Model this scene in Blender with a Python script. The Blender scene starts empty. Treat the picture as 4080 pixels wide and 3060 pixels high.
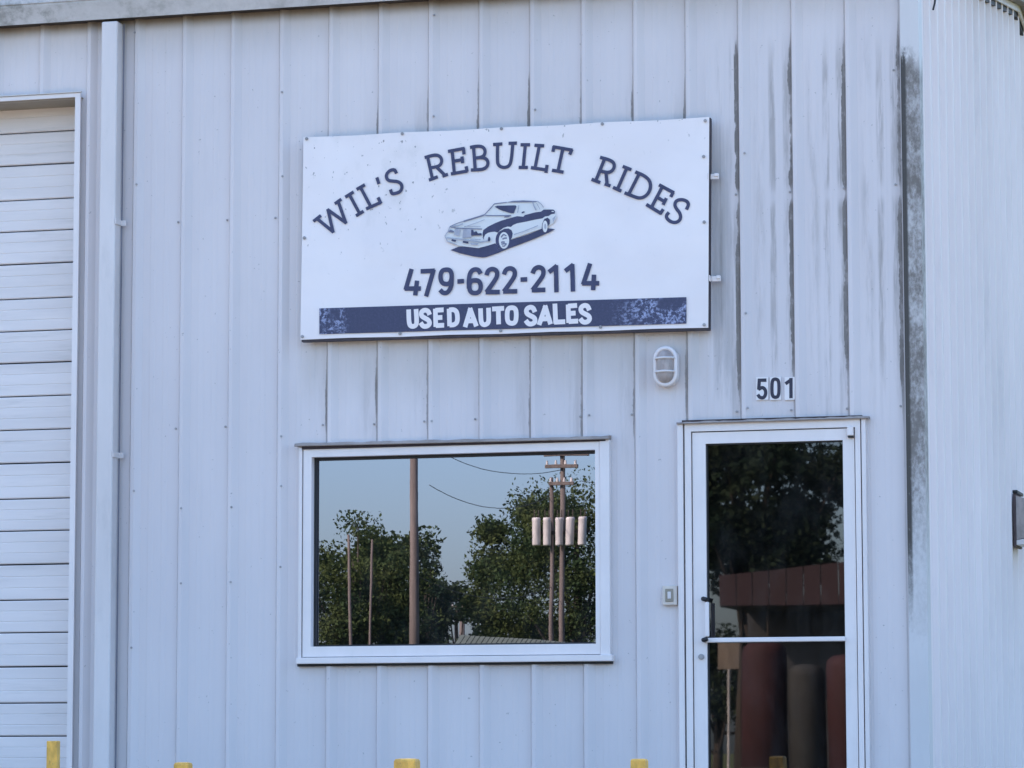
import bpy, bmesh, math, random
import numpy as np
from mathutils import Vector, Matrix

# ------------------------------------------------------------------ camera, sky, sun, exposure
SC = bpy.context.scene
COL = SC.collection
YAW, PIT, ROL, FPX, CAMD = 0.272425, 0.110287, 0.001573, 13272.5, 18.1796
CAMZ = 0.36                       # eye above the door threshold (the lot falls away to the road)
cd = bpy.data.cameras.new('camera'); cam = bpy.data.objects.new('camera', cd); COL.objects.link(cam)
cd.sensor_width = 36.0; cd.lens = FPX / 4080 * 36.0; cd.clip_start = 0.1; cd.clip_end = 6000
cam.matrix_world = (Matrix.Translation((0, -CAMD, CAMZ)) @ Matrix.Rotation(YAW, 4, 'Z')
                    @ Matrix.Rotation(math.pi / 2 + PIT, 4, 'X') @ Matrix.Rotation(-ROL, 4, 'Z'))
SC.camera = cam

SUN_EL = math.radians(36.0)
SUN_AZ = math.atan2(-0.68, 0.73)                       # clockwise from +Y: left of and behind the building
SUN = Vector((math.sin(SUN_AZ) * math.cos(SUN_EL), math.cos(SUN_AZ) * math.cos(SUN_EL), math.sin(SUN_EL)))
W = bpy.data.worlds.new('World'); SC.world = W; W.use_nodes = True
wn = W.node_tree; wn.nodes.clear()
sky = wn.nodes.new('ShaderNodeTexSky'); sky.sky_type = 'NISHITA'; sky.sun_disc = False
sky.sun_elevation = SUN_EL; sky.sun_rotation = SUN_AZ; sky.air_density = 1.0; sky.dust_density = 3.0; sky.ozone_density = 4.8
bg = wn.nodes.new('ShaderNodeBackground'); bg.inputs['Strength'].default_value = 0.15
wo = wn.nodes.new('ShaderNodeOutputWorld')
wn.links.new(sky.outputs[0], bg.inputs[0]); wn.links.new(bg.outputs[0], wo.inputs[0])
sl = bpy.data.lights.new('sun', 'SUN'); sl.energy = 4.5; sl.angle = math.radians(0.5); sl.color = (1.0, 0.78, 0.58)
so = bpy.data.objects.new('sun', sl); COL.objects.link(so); so.rotation_euler = SUN.to_track_quat('Z', 'Y').to_euler()
so.location = (-30, 20, 30)
vs = SC.view_settings
vs.view_transform = 'Standard'; vs.look = 'None'; vs.gamma = 1.0; vs.use_curve_mapping = False
vs.exposure = 2.10

# ------------------------------------------------------------------ helpers
def ray(u, v):
    cr, sr = math.cos(ROL), math.sin(ROL); du = u - 2040; dv = v - 1530
    x = du * cr - dv * sr; z = -(du * sr + dv * cr); d = FPX
    y = d * math.cos(PIT) - z * math.sin(PIT); Z = d * math.sin(PIT) + z * math.cos(PIT)
    return (x * math.cos(YAW) - y * math.sin(YAW), x * math.sin(YAW) + y * math.cos(YAW), Z)
def P(u, v, Y=0.0):                # point of the vertical plane y = Y
    X, y, Z = ray(u, v); k = (Y + CAMD) / y
    return Vector((X * k, Y, Z * k + CAMZ))
def PS(u, v, X0):                  # point of the vertical plane x = X0
    X, y, Z = ray(u, v); k = X0 / X
    return Vector((X0, y * k - CAMD, Z * k + CAMZ))
def RF(u, v, Yr):                  # place across the street whose mirror image in the panes stands there
    p = P(u, v, Yr); return Vector((p.x, -Yr, p.z))

class MB:
    def __init__(s): s.v = []; s.f = []
    def add(s, vs, fs):
        n = len(s.v); s.v += [tuple(q) for q in vs]; s.f += [tuple(i + n for i in f) for f in fs]; return s
    def box(s, x0, x1, y0, y1, z0, z1, b=0.0):
        if b <= 0:
            vs_ = [(x, y, z) for x in (x0, x1) for y in (y0, y1) for z in (z0, z1)]
            return s.add(vs_, [(0, 1, 3, 2), (4, 6, 7, 5), (0, 4, 5, 1), (2, 3, 7, 6), (0, 2, 6, 4), (1, 5, 7, 3)])
        bm = bmesh.new(); bmesh.ops.create_cube(bm, size=1)
        for q in bm.verts:
            q.co = Vector(((x0 + x1) / 2 + q.co.x * (x1 - x0), (y0 + y1) / 2 + q.co.y * (y1 - y0), (z0 + z1) / 2 + q.co.z * (z1 - z0)))
        bmesh.ops.bevel(bm, geom=bm.edges[:], offset=b, segments=1, affect='EDGES')
        bm.verts.index_update()
        s.add([q.co[:] for q in bm.verts], [[q.index for q in f.verts] for f in bm.faces]); bm.free(); return s
    def extrude(s, prof, axis, a0, a1, closed=True, caps=True):
        """prof: 2D points; axis 'x': (y,z), 'z': (x,y), 'y': (x,z)"""
        def mk(p, a): return {'x': (a, p[0], p[1]), 'z': (p[0], p[1], a), 'y': (p[0], a, p[1])}[axis]
        n = len(prof); vs_ = [mk(p, a0) for p in prof] + [mk(p, a1) for p in prof]
        fs = [(i, (i + 1) % n, n + (i + 1) % n, n + i) for i in range(n if closed else n - 1)]
        if closed and caps: fs += [tuple(range(n))[::-1], tuple(range(n, 2 * n))]
        return s.add(vs_, fs)
    def tube(s, pts, rad, n=8, closed=False, caps=True):
        pts = [Vector(p) for p in pts]; m = len(pts)
        if not hasattr(rad, '__len__'): rad = [rad] * m
        vs_ = []; up = None
        for i in range(m):
            a = pts[(i - 1) % m] if (closed or i > 0) else pts[i]; b = pts[(i + 1) % m] if (closed or i < m - 1) else pts[i]
            t = (b - a).normalized()
            if up is None:
                up = Vector((0, 0, 1)) if abs(t.z) < .9 else Vector((1, 0, 0))
            e1 = up - t * up.dot(t)
            if e1.length < 1e-5: e1 = t.orthogonal()
            e1.normalize(); up = e1; e2 = t.cross(e1)
            vs_ += [pts[i] + (e1 * math.cos(2 * math.pi * k / n) + e2 * math.sin(2 * math.pi * k / n)) * rad[i] for k in range(n)]
        fs = []
        for i in range(m if closed else m - 1):
            j = (i + 1) % m
            fs += [(i * n + k, i * n + (k + 1) % n, j * n + (k + 1) % n, j * n + k) for k in range(n)]
        if not closed and caps: fs += [tuple(range(n))[::-1], tuple(range((m - 1) * n, m * n))]
        return s.add(vs_, fs)
    def cyl(s, c, r, y0, y1, n=16, axis='y'):
        a = {'y': lambda t: (c[0], t, c[1]), 'z': lambda t: (c[0], c[1], t), 'x': lambda t: (t, c[0], c[1])}[axis]
        return s.tube([a(y0), a(y1)], r, n)
    def poly(s, pts, y0, y1):                                   # an (x,z) outline extruded in y
        n = len(pts); return s.add([(a, y0, b) for a, b in pts] + [(a, y1, b) for a, b in pts], [(i, (i + 1) % n, n + (i + 1) % n, n + i) for i in range(n)] + [tuple(range(n)), tuple(range(n, 2 * n))[::-1]])
    def ring(s, o, i, y0, y1):                                  # rectangular frame; o, i = (x0, x1, z0, z1)
        R_ = lambda q: [(q[0], q[2]), (q[1], q[2]), (q[1], q[3]), (q[0], q[3])]
        a, b = R_(o), R_(i); vs_ = [(x, y, z) for y in (y0, y1) for L in (a, b) for x, z in L]; fs = []
        for k in range(4):
            m = (k + 1) % 4; fs += [(k, m, 4 + m, 4 + k), (8 + k, 12 + k, 12 + m, 8 + m), (k, 8 + k, 8 + m, m), (4 + k, 4 + m, 12 + m, 12 + k)]
        return s.add(vs_, fs)
    def build(s, name, mat, parent=None, smooth=False, loc=None, fix=True):
        me = bpy.data.meshes.new(name); me.from_pydata(s.v, [], s.f)
        if fix:
            bm = bmesh.new(); bm.from_mesh(me); bmesh.ops.recalc_face_normals(bm, faces=bm.faces[:]); bm.to_mesh(me); bm.free()
        return obj(name, me, mat, parent, smooth, loc)
def obj(name, me, mat, parent=None, smooth=False, loc=None):
    o = bpy.data.objects.new(name, me); COL.objects.link(o)
    if mat and not me.materials: me.materials.append(mat)
    if smooth: me.polygons.foreach_set('use_smooth', [True] * len(me.polygons))
    if loc is not None: o.location = loc
    if parent:
        o.parent = parent
        o.matrix_parent_inverse = Matrix.Translation(-parent.location) if not parent.parent else Matrix.Translation(-(parent.location))
    return o
def thing(name, label, cat, loc=(0, 0, 0), group=None):
    o = bpy.data.objects.new(name, None); COL.objects.link(o); o.location = loc; o.empty_display_size = .2
    tag(o, label, cat, group); return o
def tag(o, label, cat, group=None):
    o['label'] = label; o['category'] = cat
    if group: o['group'] = group
    return o
def struct(o): o['kind'] = 'structure'; return o

# ---- tiny node expression language
class X:
    def __init__(s, nt, sock): s.nt = nt; s.s = sock
    def _m(s, op, o=None, o2=None):
        n = s.nt.nodes.new('ShaderNodeMath'); n.operation = op
        for i, q in enumerate((s, o, o2)):
            if q is None: continue
            if isinstance(q, X): s.nt.links.new(q.s, n.inputs[i])
            else: n.inputs[i].default_value = q
        return X(s.nt, n.outputs[0])
    def __add__(s, o): return s._m('ADD', o)
    def __sub__(s, o): return s._m('SUBTRACT', o)
    def __mul__(s, o): return s._m('MULTIPLY', o)
    __rmul__ = __mul__; __radd__ = __add__
    def __truediv__(s, o): return s._m('DIVIDE', o)
    def inv(s): return s._m('MULTIPLY', -1.0) + 1.0
    def max(s, o): return s._m('MAXIMUM', o)
    def min(s, o): return s._m('MINIMUM', o)
    def pmod(s, o): return s._m('FLOORED_MODULO', o)
    def abs(s): return s._m('ABSOLUTE')
    def ss(s, a, b, lo=0.0, hi=1.0):
        n = s.nt.nodes.new('ShaderNodeMapRange'); n.interpolation_type = 'SMOOTHSTEP'
        s.nt.links.new(s.s, n.inputs[0]); n.inputs[1].default_value = a; n.inputs[2].default_value = b
        n.inputs[3].default_value = lo; n.inputs[4].default_value = hi; return X(s.nt, n.outputs[0])
    def band(s, a, b, soft): return s.ss(a - soft, a + soft) * s.ss(b - soft, b + soft).inv()
def newmat(name):
    m = bpy.data.materials.new(name); m.use_nodes = True; nt = m.node_tree; nt.nodes.clear()
    out = nt.nodes.new('ShaderNodeOutputMaterial'); return m, nt, out
def pos(nt):
    g = nt.nodes.new('ShaderNodeNewGeometry'); sp = nt.nodes.new('ShaderNodeSeparateXYZ')
    nt.links.new(g.outputs['Position'], sp.inputs[0]); return [X(nt, sp.outputs[i]) for i in range(3)] + [g.outputs['Position']]
def noise(nt, vec, scale, detail=4, rough=.55, stretch=(1, 1, 1), w=0.0):
    mp = nt.nodes.new('ShaderNodeMapping'); mp.inputs['Scale'].default_value = stretch; mp.inputs['Location'].default_value = (w, w * .7, w * 1.3)
    nt.links.new(vec, mp.inputs[0])
    n = nt.nodes.new('ShaderNodeTexNoise'); n.inputs['Scale'].default_value = scale; n.inputs['Detail'].default_value = detail
    n.inputs['Roughness'].default_value = rough; nt.links.new(mp.outputs[0], n.inputs['Vector']); return X(nt, n.outputs[0])
def mixc(nt, fac, a, b):
    n = nt.nodes.new('ShaderNodeMix'); n.data_type = 'RGBA'
    if isinstance(fac, X): nt.links.new(fac.s, n.inputs[0])
    else: n.inputs[0].default_value = fac
    for i, q in ((6, a), (7, b)):
        if isinstance(q, tuple): n.inputs[i].default_value = (*q, 1)
        else: nt.links.new(q, n.inputs[i])
    return n.outputs[2]
def princ(nt, out, color, rough=.5, spec=.5, metal=0.0, bump=None, bstr=.2, bdist=.002):
    b = nt.nodes.new('ShaderNodeBsdfPrincipled')
    if isinstance(color, tuple): b.inputs['Base Color'].default_value = (*color, 1)
    else: nt.links.new(color, b.inputs['Base Color'])
    if isinstance(rough, X): nt.links.new(rough.s, b.inputs['Roughness'])
    else: b.inputs['Roughness'].default_value = rough
    b.inputs['Specular IOR Level'].default_value = spec; b.inputs['Metallic'].default_value = metal
    if bump is not None:
        bn = nt.nodes.new('ShaderNodeBump'); bn.inputs['Strength'].default_value = bstr; bn.inputs['Distance'].default_value = bdist
        nt.links.new(bump.s, bn.inputs['Height']); nt.links.new(bn.outputs[0], b.inputs['Normal'])
    nt.links.new(b.outputs[0], out.inputs[0]); return b
def simple(name, col, rough=.55, var=.12, scale=8.0, dirt=None, dirt_amt=.3, spec=.4, metal=0.0, stretch=(1, 1, .4), bstr=0.0):
    m, nt, out = newmat(name); x, y, z, pv = pos(nt)
    n = noise(nt, pv, scale, 5, .6, stretch)
    c = mixc(nt, n.ss(.3, .75), tuple(k * (1 - var) for k in col), tuple(min(1, k * (1 + var * .5)) for k in col))
    if dirt:
        d = noise(nt, pv, scale * 2.3, 6, .7, stretch, 7.0).ss(.52, .78) * dirt_amt
        c = mixc(nt, d, c, dirt)
    princ(nt, out, c, rough, spec, metal, noise(nt, pv, scale * 12, 3) if bstr else None, bstr); return m

# ------------------------------------------------------------------ layout constants
PITCH = 0.3048
RIB0 = -7.09268                     # rib line next to the downspout, first of the open wall
XC = P(3662, 400, -0.04).x          # the building's right-hand corner
XLEFT = -24.0
RIDGE_Y, DEPTH = 4.62, 9.24
EAVE = 4.80
RISE = 0.152
ZB = -0.10
def zrake(y): return EAVE - 0.10 + RISE * (y if y <= RIDGE_Y else 2 * RIDGE_Y - y) + .09

# ------------------------------------------------------------------ wall materials
def wall_mat():
    m, nt, out = newmat('white_wall_paint'); x, y, z, pv = pos(nt)
    u = (x - RIB0 + 0.012).pmod(PITCH)                      # distance past each rib's left foot
    big = noise(nt, pv, .9, 3, .5, (1, 1, .55)); mid = noise(nt, pv, 4.0, 5, .6, (1, 1, .35), 3.)
    strk = noise(nt, pv, 11.0, 6, .72, (1.0, 1, .10), 11.); fine = noise(nt, pv, 60., 4, .7, (1, 1, .25), 5.)
    base = mixc(nt, big.ss(.3, .7), (.635, .585, .58), (.695, .635, .62))
    base = mixc(nt, mid.ss(.45, .8) * .35, base, (.585, .535, .53))
    wn_ = nt.nodes.new('ShaderNodeTexWhiteNoise'); wn_.noise_dimensions = '1D'
    nt.links.new(((x - RIB0 + .012) / (PITCH * 3))._m('FLOOR').s, wn_.inputs['W'])
    base = mixc(nt, X(nt, wn_.outputs[0]) * .22, base, (.56, .53, .53))
    drip = noise(nt, pv, 38., 5, .7, (1.0, 1, .045), 41.)
    z = z + (strk - .5) * .75 + (drip - .5) * .35
    # where the grime sits: right of the sign, just under and just over the sign
    right = x.ss(-4.05, -3.75) * z.ss(2.05, 2.75) * z.ss(4.15, 4.45).inv()
    gap = pos(nt)[2].band(3.42, 3.50, .06).inv()
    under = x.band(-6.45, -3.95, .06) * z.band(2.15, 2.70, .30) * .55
    over = x.band(-6.0, -3.9, .4) * z.ss(3.98, 4.28).inv() * z.ss(3.85, 3.9) * .6
    zone = right.max(under).max(over)
    # thin line in the rib foot
    u2 = (x - RIB0 + 0.034).pmod(PITCH)
    per = noise(nt, pv, 2.6, 2, .5, (1, 1, .02), 31.)                     # some ribs are far dirtier than others
    wob = noise(nt, pv, 5.5, 5, .7, (1, 1, .5), 23.); rag = noise(nt, pv, 55., 4, .7, (1, 1, .35), 29.)
    amt = (zone * gap * (wob * .75 + per * .55).ss(.42, .78) + per.ss(.35, .7) * .10 + .05).min(1.0)
    wid = amt * .024 + rag * .008 - .002
    foot = (wid - (u2 * -1.0 + .0245)).ss(-.002, .003) * (u2 * -1.0 + .030).ss(-.001, .002)
    f = foot * (amt * 1.25 + .16).min(1.0) * rag.ss(.25, .5, .6, 1.0)
    base = mixc(nt, f.min(1.0) * .88, base, (.115, .098, .084))
    # soft run-off bands beside the ribs
    b1 = u.band(.256, .308, .008) * right * gap.max(.25) * (strk * .6 + drip * .45).ss(.44, .62) * per.ss(.3, .6, .5, 1.) * .78
    b2 = u.band(.176, .214, .008) * right * gap.max(.2) * (strk * .6 + drip * .45).ss(.45, .62) * .62
    b3 = u.band(.09, .15, .02) * right * strk.ss(.40, .65) * .42
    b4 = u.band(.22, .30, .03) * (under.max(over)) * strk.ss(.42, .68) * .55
    b = (b1.max(b2)).max(b3.max(b4)) * mid.ss(.25, .6, .5, 1.0)
    base = mixc(nt, b, base, (.235, .212, .192))
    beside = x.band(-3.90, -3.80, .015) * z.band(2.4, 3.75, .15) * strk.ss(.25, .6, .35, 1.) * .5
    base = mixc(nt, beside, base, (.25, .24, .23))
    # tan dirt below sign and eave, with the gutter's brown shade painted in
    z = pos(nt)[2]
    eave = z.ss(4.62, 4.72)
    dirt_shade = (z.band(2.45, 2.78, .16) * x.band(-6.35, -3.95, .05) * .35).max(z.ss(4.35, 4.70) * .4)
    base = mixc(nt, dirt_shade * mid.ss(.2, .7, .5, 1.), base, (.37, .33, .27))
    base = mixc(nt, eave * mid.ss(.15, .6, .75, 1.) * .95, base, (.13, .10, .068))  # shadow of the gutter, painted into the wall colour
    spk = noise(nt, pv, 45., 2, .5, (1, 1, 1), 19.).ss(.735, .77) * .5
    base = mixc(nt, spk, base, (.22, .21, .2))
    princ(nt, out, base, fine.ss(.2, .8, .38, .55), .35, 0, noise(nt, pv, 2.2, 3, .45, (1, 1, .5), 2.), .5, .02); return m
def trim_mat(name, heavy, base=(.64, .615, .60)):
    m, nt, out = newmat(name); x, y, z, pv = pos(nt)
    n = noise(nt, pv, 5, 5, .6, (1, 1, .3)); f = noise(nt, pv, 38, 7, .78, (1, 1, .6), 4.); bl = noise(nt, pv, 7, 4, .6, (1, 1, .6), 9.)
    c = mixc(nt, n.ss(.3, .7), tuple(k * .93 for k in base), base)
    if heavy:
        z = z + (f - .5) * .5 + (n - .5) * .9
        zz = z.ss(1.25, 2.1, .22, 1.0) * z.ss(4.12, 4.30).inv() * z.ss(.95, 1.3)
        d = zz * (bl * .55 + f * .75).ss(.46, .78, .22, 1.0)
        c = mixc(nt, d, c, (.17, .15, .133))
        edge = x.ss(XC - .066, XC - .080) * z.ss(1.0, 1.6) * z.ss(4.20, 4.34).inv() * f.ss(.2, .42)
        c = mixc(nt, edge, c, (.062, .055, .048))
    else:
        c = mixc(nt, f.ss(.55, .8) * .3, c, (.3, .29, .27))
    princ(nt, out, c, .5, .35); return m
M = {}
M['wall'] = wall_mat()
M['corner'] = trim_mat('mildewed_corner_trim', True)
M['trim'] = trim_mat('white_trim_paint', False, (.68, .65, .625))
M['side'] = simple('lit_side_wall_paint', (.83, .725, .695), .5, .07, 1.6, (.42, .41, .40), .25, stretch=(1, .5, .3))  # paler than the front paint to stand for brighter light on this side
M['white'] = simple('white_enamel', (.765, .70, .675), .35, .05, 5, (.5, .48, .45), .18, .5)
M['whitealu'] = simple('white_aluminium_frame', (.79, .72, .69), .38, .05, 6, (.55, .52, .48), .14, .5)
M['spout'] = simple('white_downspout_paint', (.68, .63, .61), .4, .08, 3, (.36, .35, .34), .35, .4, stretch=(1, 1, .25))
M['tan'] = simple('weathered_tan_roof_edge', (.20, .165, .14), .6, .2, 10)
M['flash'] = simple('dusty_head_flashing', (.34, .29, .26), .6, .25, 22, (.12, .10, .09), .7, stretch=(.3, 1, 1))
M['dark'] = simple('dark_gasket_and_shade', (.02, .02, .022), .6, .2)
M['black'] = simple('black_handle_metal', (.015, .015, .017), .4, .2)
M['steel'] = simple('fastener_steel', (.38, .36, .355), .55, .2, metal=.1)
M['roof'] = simple('galvanised_roof', (.42, .43, .44), .45, .15, 3, metal=.3)
M['navy'] = simple('navy_print', (.050, .054, .115), .5, .18, 30)
M['inkgrey'] = simple('pale_grey_print', (.40, .41, .47), .5, .15, 40)
M['inkmid'] = simple('mid_grey_print', (.19, .195, .27), .5, .15, 40)
M['inkbody'] = simple('off_white_print', (.69, .69, .68), .5, .03, 10)
M['yellow'] = simple('yellow_post_paint', (.76, .44, .085), .5, .3, 26, (.22, .14, .07), .85, stretch=(1, 1, .5))
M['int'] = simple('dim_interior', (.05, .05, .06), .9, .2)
M['bark'] = simple('weathered_pole_wood', (.12, .100, .088), .85, .3, 6, stretch=(1, 1, .08))
M['barkdark'] = simple('tree_bark', (.045, .036, .028), .9, .35, 5, stretch=(1, 1, .2))
M['can'] = simple('pale_grey_transformer', (.46, .44, .42), .5, .25, 5)
M['wire'] = simple('black_cable', (.02, .02, .02), .6, .1)
M['lens'] = simple('dusty_frosted_lens', (.44, .37, .34), .35, .3, 14, (.16, .13, .11), .6)
M['rust'] = simple('rust_stained_metal', (.11, .075, .075), .7, .3, 20)
M['cream'] = simple('yellowed_plastic', (.66, .58, .50), .5, .1, 20); M['beige'] = simple('beige_plastic', (.30, .26, .20), .5, .1)

def gutter_mat():
    m, nt, out = newmat('mildewed_gutter'); x, y, z, pv = pos(nt)
    n = noise(nt, pv, 6, 6, .7, (1, 1, 1.3)); f = noise(nt, pv, 22, 5, .7); b = noise(nt, pv, 1.1, 3, .5, (1, 1, 1), 3.)
    c = mixc(nt, f.ss(.3, .7), (.50, .49, .485), (.58, .57, .565))
    left = x.ss(-7.2, -8.1); d = ((n * .7 + f * .4).ss(.48, .68)) * (left * .75 + b.ss(.45, .62) * .45).min(1.0)
    c = mixc(nt, d, c, (.20, .20, .185))
    princ(nt, out, c, .5, .3); return m
M['gutter'] = gutter_mat(); M['gapshade'] = simple('grey_blue_gap_shade', (.19, .19, .23), .7, .2, 9); M['brownshade'] = simple('brown_gap_shadow', (.045, .03, .032), .8, .3, 12); M['eave'] = simple('eave_shadow_metal', (.06, .048, .04), .8, .3, 8)  # after the gutter: shade colours for gaps, head strips and eave
def banner_mat():
    m, nt, out = newmat('white_banner_vinyl'); x, y, z, pv = pos(nt)
    n = noise(nt, pv, 2.2, 4, .5); sp = noise(nt, pv, 34, 3, .6, (1, 1, .7), 2.); zone = x.ss(-4.9, -5.9) * z.ss(3.0, 3.55)
    zone2 = z.ss(3.7, 3.93) * .8
    c = mixc(nt, n.ss(.3, .7), (.80, .73, .71), (.85, .78, .755))
    smear = noise(nt, pv, 5, 5, .65, (1, 1, .6), 8.).ss(.52, .75) * (zone.max(zone2)) * .28
    c = mixc(nt, smear, c, (.50, .48, .44))
    c = mixc(nt, sp.ss(.655, .70) * (zone.max(zone2) + .05).min(1.0) * .8, c, (.19, .18, .17))
    wr = noise(nt, pv, 1.6, 3, .5, (1, 1, 1.6), 4.)
    princ(nt, out, c, .42, .35, 0, wr, .6, .025); return m
M['banner'] = banner_mat()
def band_mat():
    m, nt, out = newmat('worn_navy_band_print'); x, y, z, pv = pos(nt)
    n = noise(nt, pv, 38, 5, .7, (1, 1, 1), 1.); n2 = noise(nt, pv, 70, 4, .75, (1, 1, 1), 6.); big = noise(nt, pv, 9, 2, .5, (1, 1, 1), 2.)
    ends = (x.ss(-6.02, -6.10)).max(x.ss(-4.52, -4.28)); wear = (n * .6 + n2 * .5).ss(.53, .63) * ends * big.ss(.34, .54)
    c = mixc(nt, n2.ss(.3, .7), (.050, .055, .10), (.066, .070, .125))
    c = mixc(nt, (wear * .9 + n2.ss(.60, .76) * .18).min(1.0), c, (.36, .40, .58))
    princ(nt, out, c, .5, .3); return m
M['band'] = band_mat()
def glass_mat(name, refl, tint, rcol, wav, rough):
    m, nt, out = newmat(name); x, y, z, pv = pos(nt)
    g = nt.nodes.new('ShaderNodeBsdfGlossy'); g.inputs['Roughness'].default_value = rough; g.inputs['Color'].default_value = (*rcol, 1)
    t = nt.nodes.new('ShaderNodeBsdfTransparent'); t.inputs['Color'].default_value = (*tint, 1)
    bn = nt.nodes.new('ShaderNodeBump'); bn.inputs['Strength'].default_value = 1.0; bn.inputs['Distance'].default_value = wav
    h = noise(nt, pv, 1.5, 1, .4, (1, 1, .7)) * 1.3 + noise(nt, pv, 14, 2, .5, (1, 1, .6), 3.) * .012
    nt.links.new(h.s, bn.inputs['Height']); nt.links.new(bn.outputs[0], g.inputs['Normal'])
    mx = nt.nodes.new('ShaderNodeMixShader')
    lw = nt.nodes.new('ShaderNodeFresnel'); lw.inputs['IOR'].default_value = 1.5
    fac = X(nt, lw.outputs[0]) * .6 + refl
    nt.links.new(fac.min(1.0).s, mx.inputs[0]); nt.links.new(t.outputs[0], mx.inputs[1]); nt.links.new(g.outputs[0], mx.inputs[2])
    df = nt.nodes.new('ShaderNodeBsdfDiffuse'); df.inputs[0].default_value = (.55, .53, .5, 1)
    m2 = nt.nodes.new('ShaderNodeMixShader'); sm = noise(nt, pv, 5, 6, .7, (1, 1, .5), 12.).ss(.4, .8) * .030 + .004
    nt.links.new(sm.s, m2.inputs[0]); nt.links.new(mx.outputs[0], m2.inputs[1]); nt.links.new(df.outputs[0], m2.inputs[2])
    nt.links.new(m2.outputs[0], out.inputs[0]); return m
M['glass'] = glass_mat('mirror_film_glass', .27, (.10, .11, .13), (.84, .84, 1.0), .00024, .004)
M['doorglass'] = glass_mat('tinted_door_glass', .085, (.22, .22, .24), (.95, .92, .97), .0002, .011)

# ------------------------------------------------------------------ ground (the setting)
def gz(y):
    ys = [(40, -.12), (0, -.12), (-3.5, -.34), (-17.5, -1.24), (-4000, -1.24)]
    if y >= 40: return -.12
    for (a, za), (b, zb) in zip(ys, ys[1:]):
        if y >= b: return za + (zb - za) * (a - y) / (a - b)
    return -1.24
def sheet(name, x0, x1, ys, dz, mat):
    mb = MB(); vs_ = []; fs = []
    for y in ys: vs_ += [(x0, y, gz(y) + dz), (x1, y, gz(y) + dz)]
    for i in range(len(ys) - 1): fs.append((2 * i, 2 * i + 1, 2 * i + 3, 2 * i + 2))
    return struct(mb.add(vs_, fs).build(name, mat))
def grass_mat():
    m, nt, out = newmat('rough_grass'); x, y, z, pv = pos(nt)
    n = noise(nt, pv, .6, 6, .7); f = noise(nt, pv, 9, 4, .7)
    c = mixc(nt, n.ss(.35, .65), (.045, .07, .02), (.10, .10, .04)); princ(nt, out, c, .9, .1, 0, f, .8, .05); return m
def gravel_mat():
    m, nt, out = newmat('tan_gravel_lot'); x, y, z, pv = pos(nt)
    n = noise(nt, pv, 1.2, 5, .6); f = noise(nt, pv, 30, 5, .75)
    c = mixc(nt, f.ss(.3, .7), (.20, .175, .145), (.36, .32, .27)); c = mixc(nt, n.ss(.45, .7) * .4, c, (.16, .145, .125))
    princ(nt, out, c, .9, .1, 0, f, .6, .02); return m
M['grass'] = grass_mat(); M['gravel'] = gravel_mat()
M['asphalt'] = simple('asphalt', (.055, .055, .057), .85, .25, 3, bstr=.3)
M['paint'] = simple('road_paint', (.62, .50, .12), .7, .2, 6)
M['concrete'] = simple('concrete_slab', (.38, .37, .35), .8, .15, 4)
sheet('ground', -3000, 3000, [3000, 40, 0, -3.5, -17.5, -3000], 0.0, M['grass'])
sheet('parking_lot', -27, 8, [0.0, -3.5, -17.5, -19.5], 0.004, M['gravel'])
sheet('road', -400, 400, [-20.5, -27.5], 0.008, M['asphalt'])
for yy in (-23.9, -24.15): sheet('road_marking', -400, 400, [yy, yy - .12], 0.012, M['paint'])
struct(MB().box(XLEFT, XC, -.02, DEPTH, -.6, -.015).build('floor_slab', M['concrete']))

# ------------------------------------------------------------------ the metal building
BL = thing('metal_building', 'long white ribbed metal building with a gutter, window and doors', 'building', (-13.0, 0, 0))
Wx0, Wx1 = P(1204, 2200).x, P(2402, 2200).x; Wz0, Wz1 = P(1800, 2622).z, P(1800, 1765).z
Dx0, Dx1 = P(2722, 2300).x, P(3452, 2300).x; Dz1 = P(3080, 1678).z
Gx1 = P(300, 1500).x; Gx0 = Gx1 - 3.66; Gz1 = P(290, 396).z
HOLES = [(Wx0, Wx1, Wz0, Wz1), (Dx0, Dx1, -9, Dz1), (Gx0, Gx1, -9, Gz1)]
# rib: left slope, crown, right slope; two shallow stiffeners between ribs
PROF = [(0, 0), (.012, -.024), (.034, -.026), (.070, 0), (.112, 0), (.120, -.0016), (.142, -.0016), (.150, 0), (.196, 0), (.204, -.0016), (.226, -.0016), (.234, 0), (PITCH, 0)]
def strip(x0):
    mb = MB(); cuts = sorted(set([h[k] for h in HOLES for k in (0, 1)]))
    pts = [(x0 - .012 + a, b if x0 < XC - .12 else 0) for a, b in PROF]; segs = []
    for (a, ya), (b, yb) in zip(pts, pts[1:]):
        xs = [a] + [c for c in cuts if a < c < b] + [b]
        for p, q in zip(xs, xs[1:]): segs.append((p, ya + (yb - ya) * (p - a) / (b - a), q, ya + (yb - ya) * (q - a) / (b - a)))
    for p, yp, q, yq in segs:
        if p >= XC - .05: continue
        q2 = min(q, XC - .02); mid = (p + q2) / 2; zs = [(ZB, EAVE + .05)]
        for h0, h1, z0, z1 in HOLES:
            if h0 < mid < h1:
                zs = [iv for a, b in zs for iv in ((a, min(b, z0)), (max(a, z1), b)) if iv[1] > iv[0] + 1e-4]
        for a, b in zs:
            n = max(1, int((b - a) / .8))
            for i in range(n):
                za, zb = a + (b - a) * i / n, a + (b - a) * (i + 1) / n
                mb.add([(p, yp, za), (q2, yq, za), (q2, yq, zb), (p, yp, zb)], [(0, 1, 2, 3)])
    return mb
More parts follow.
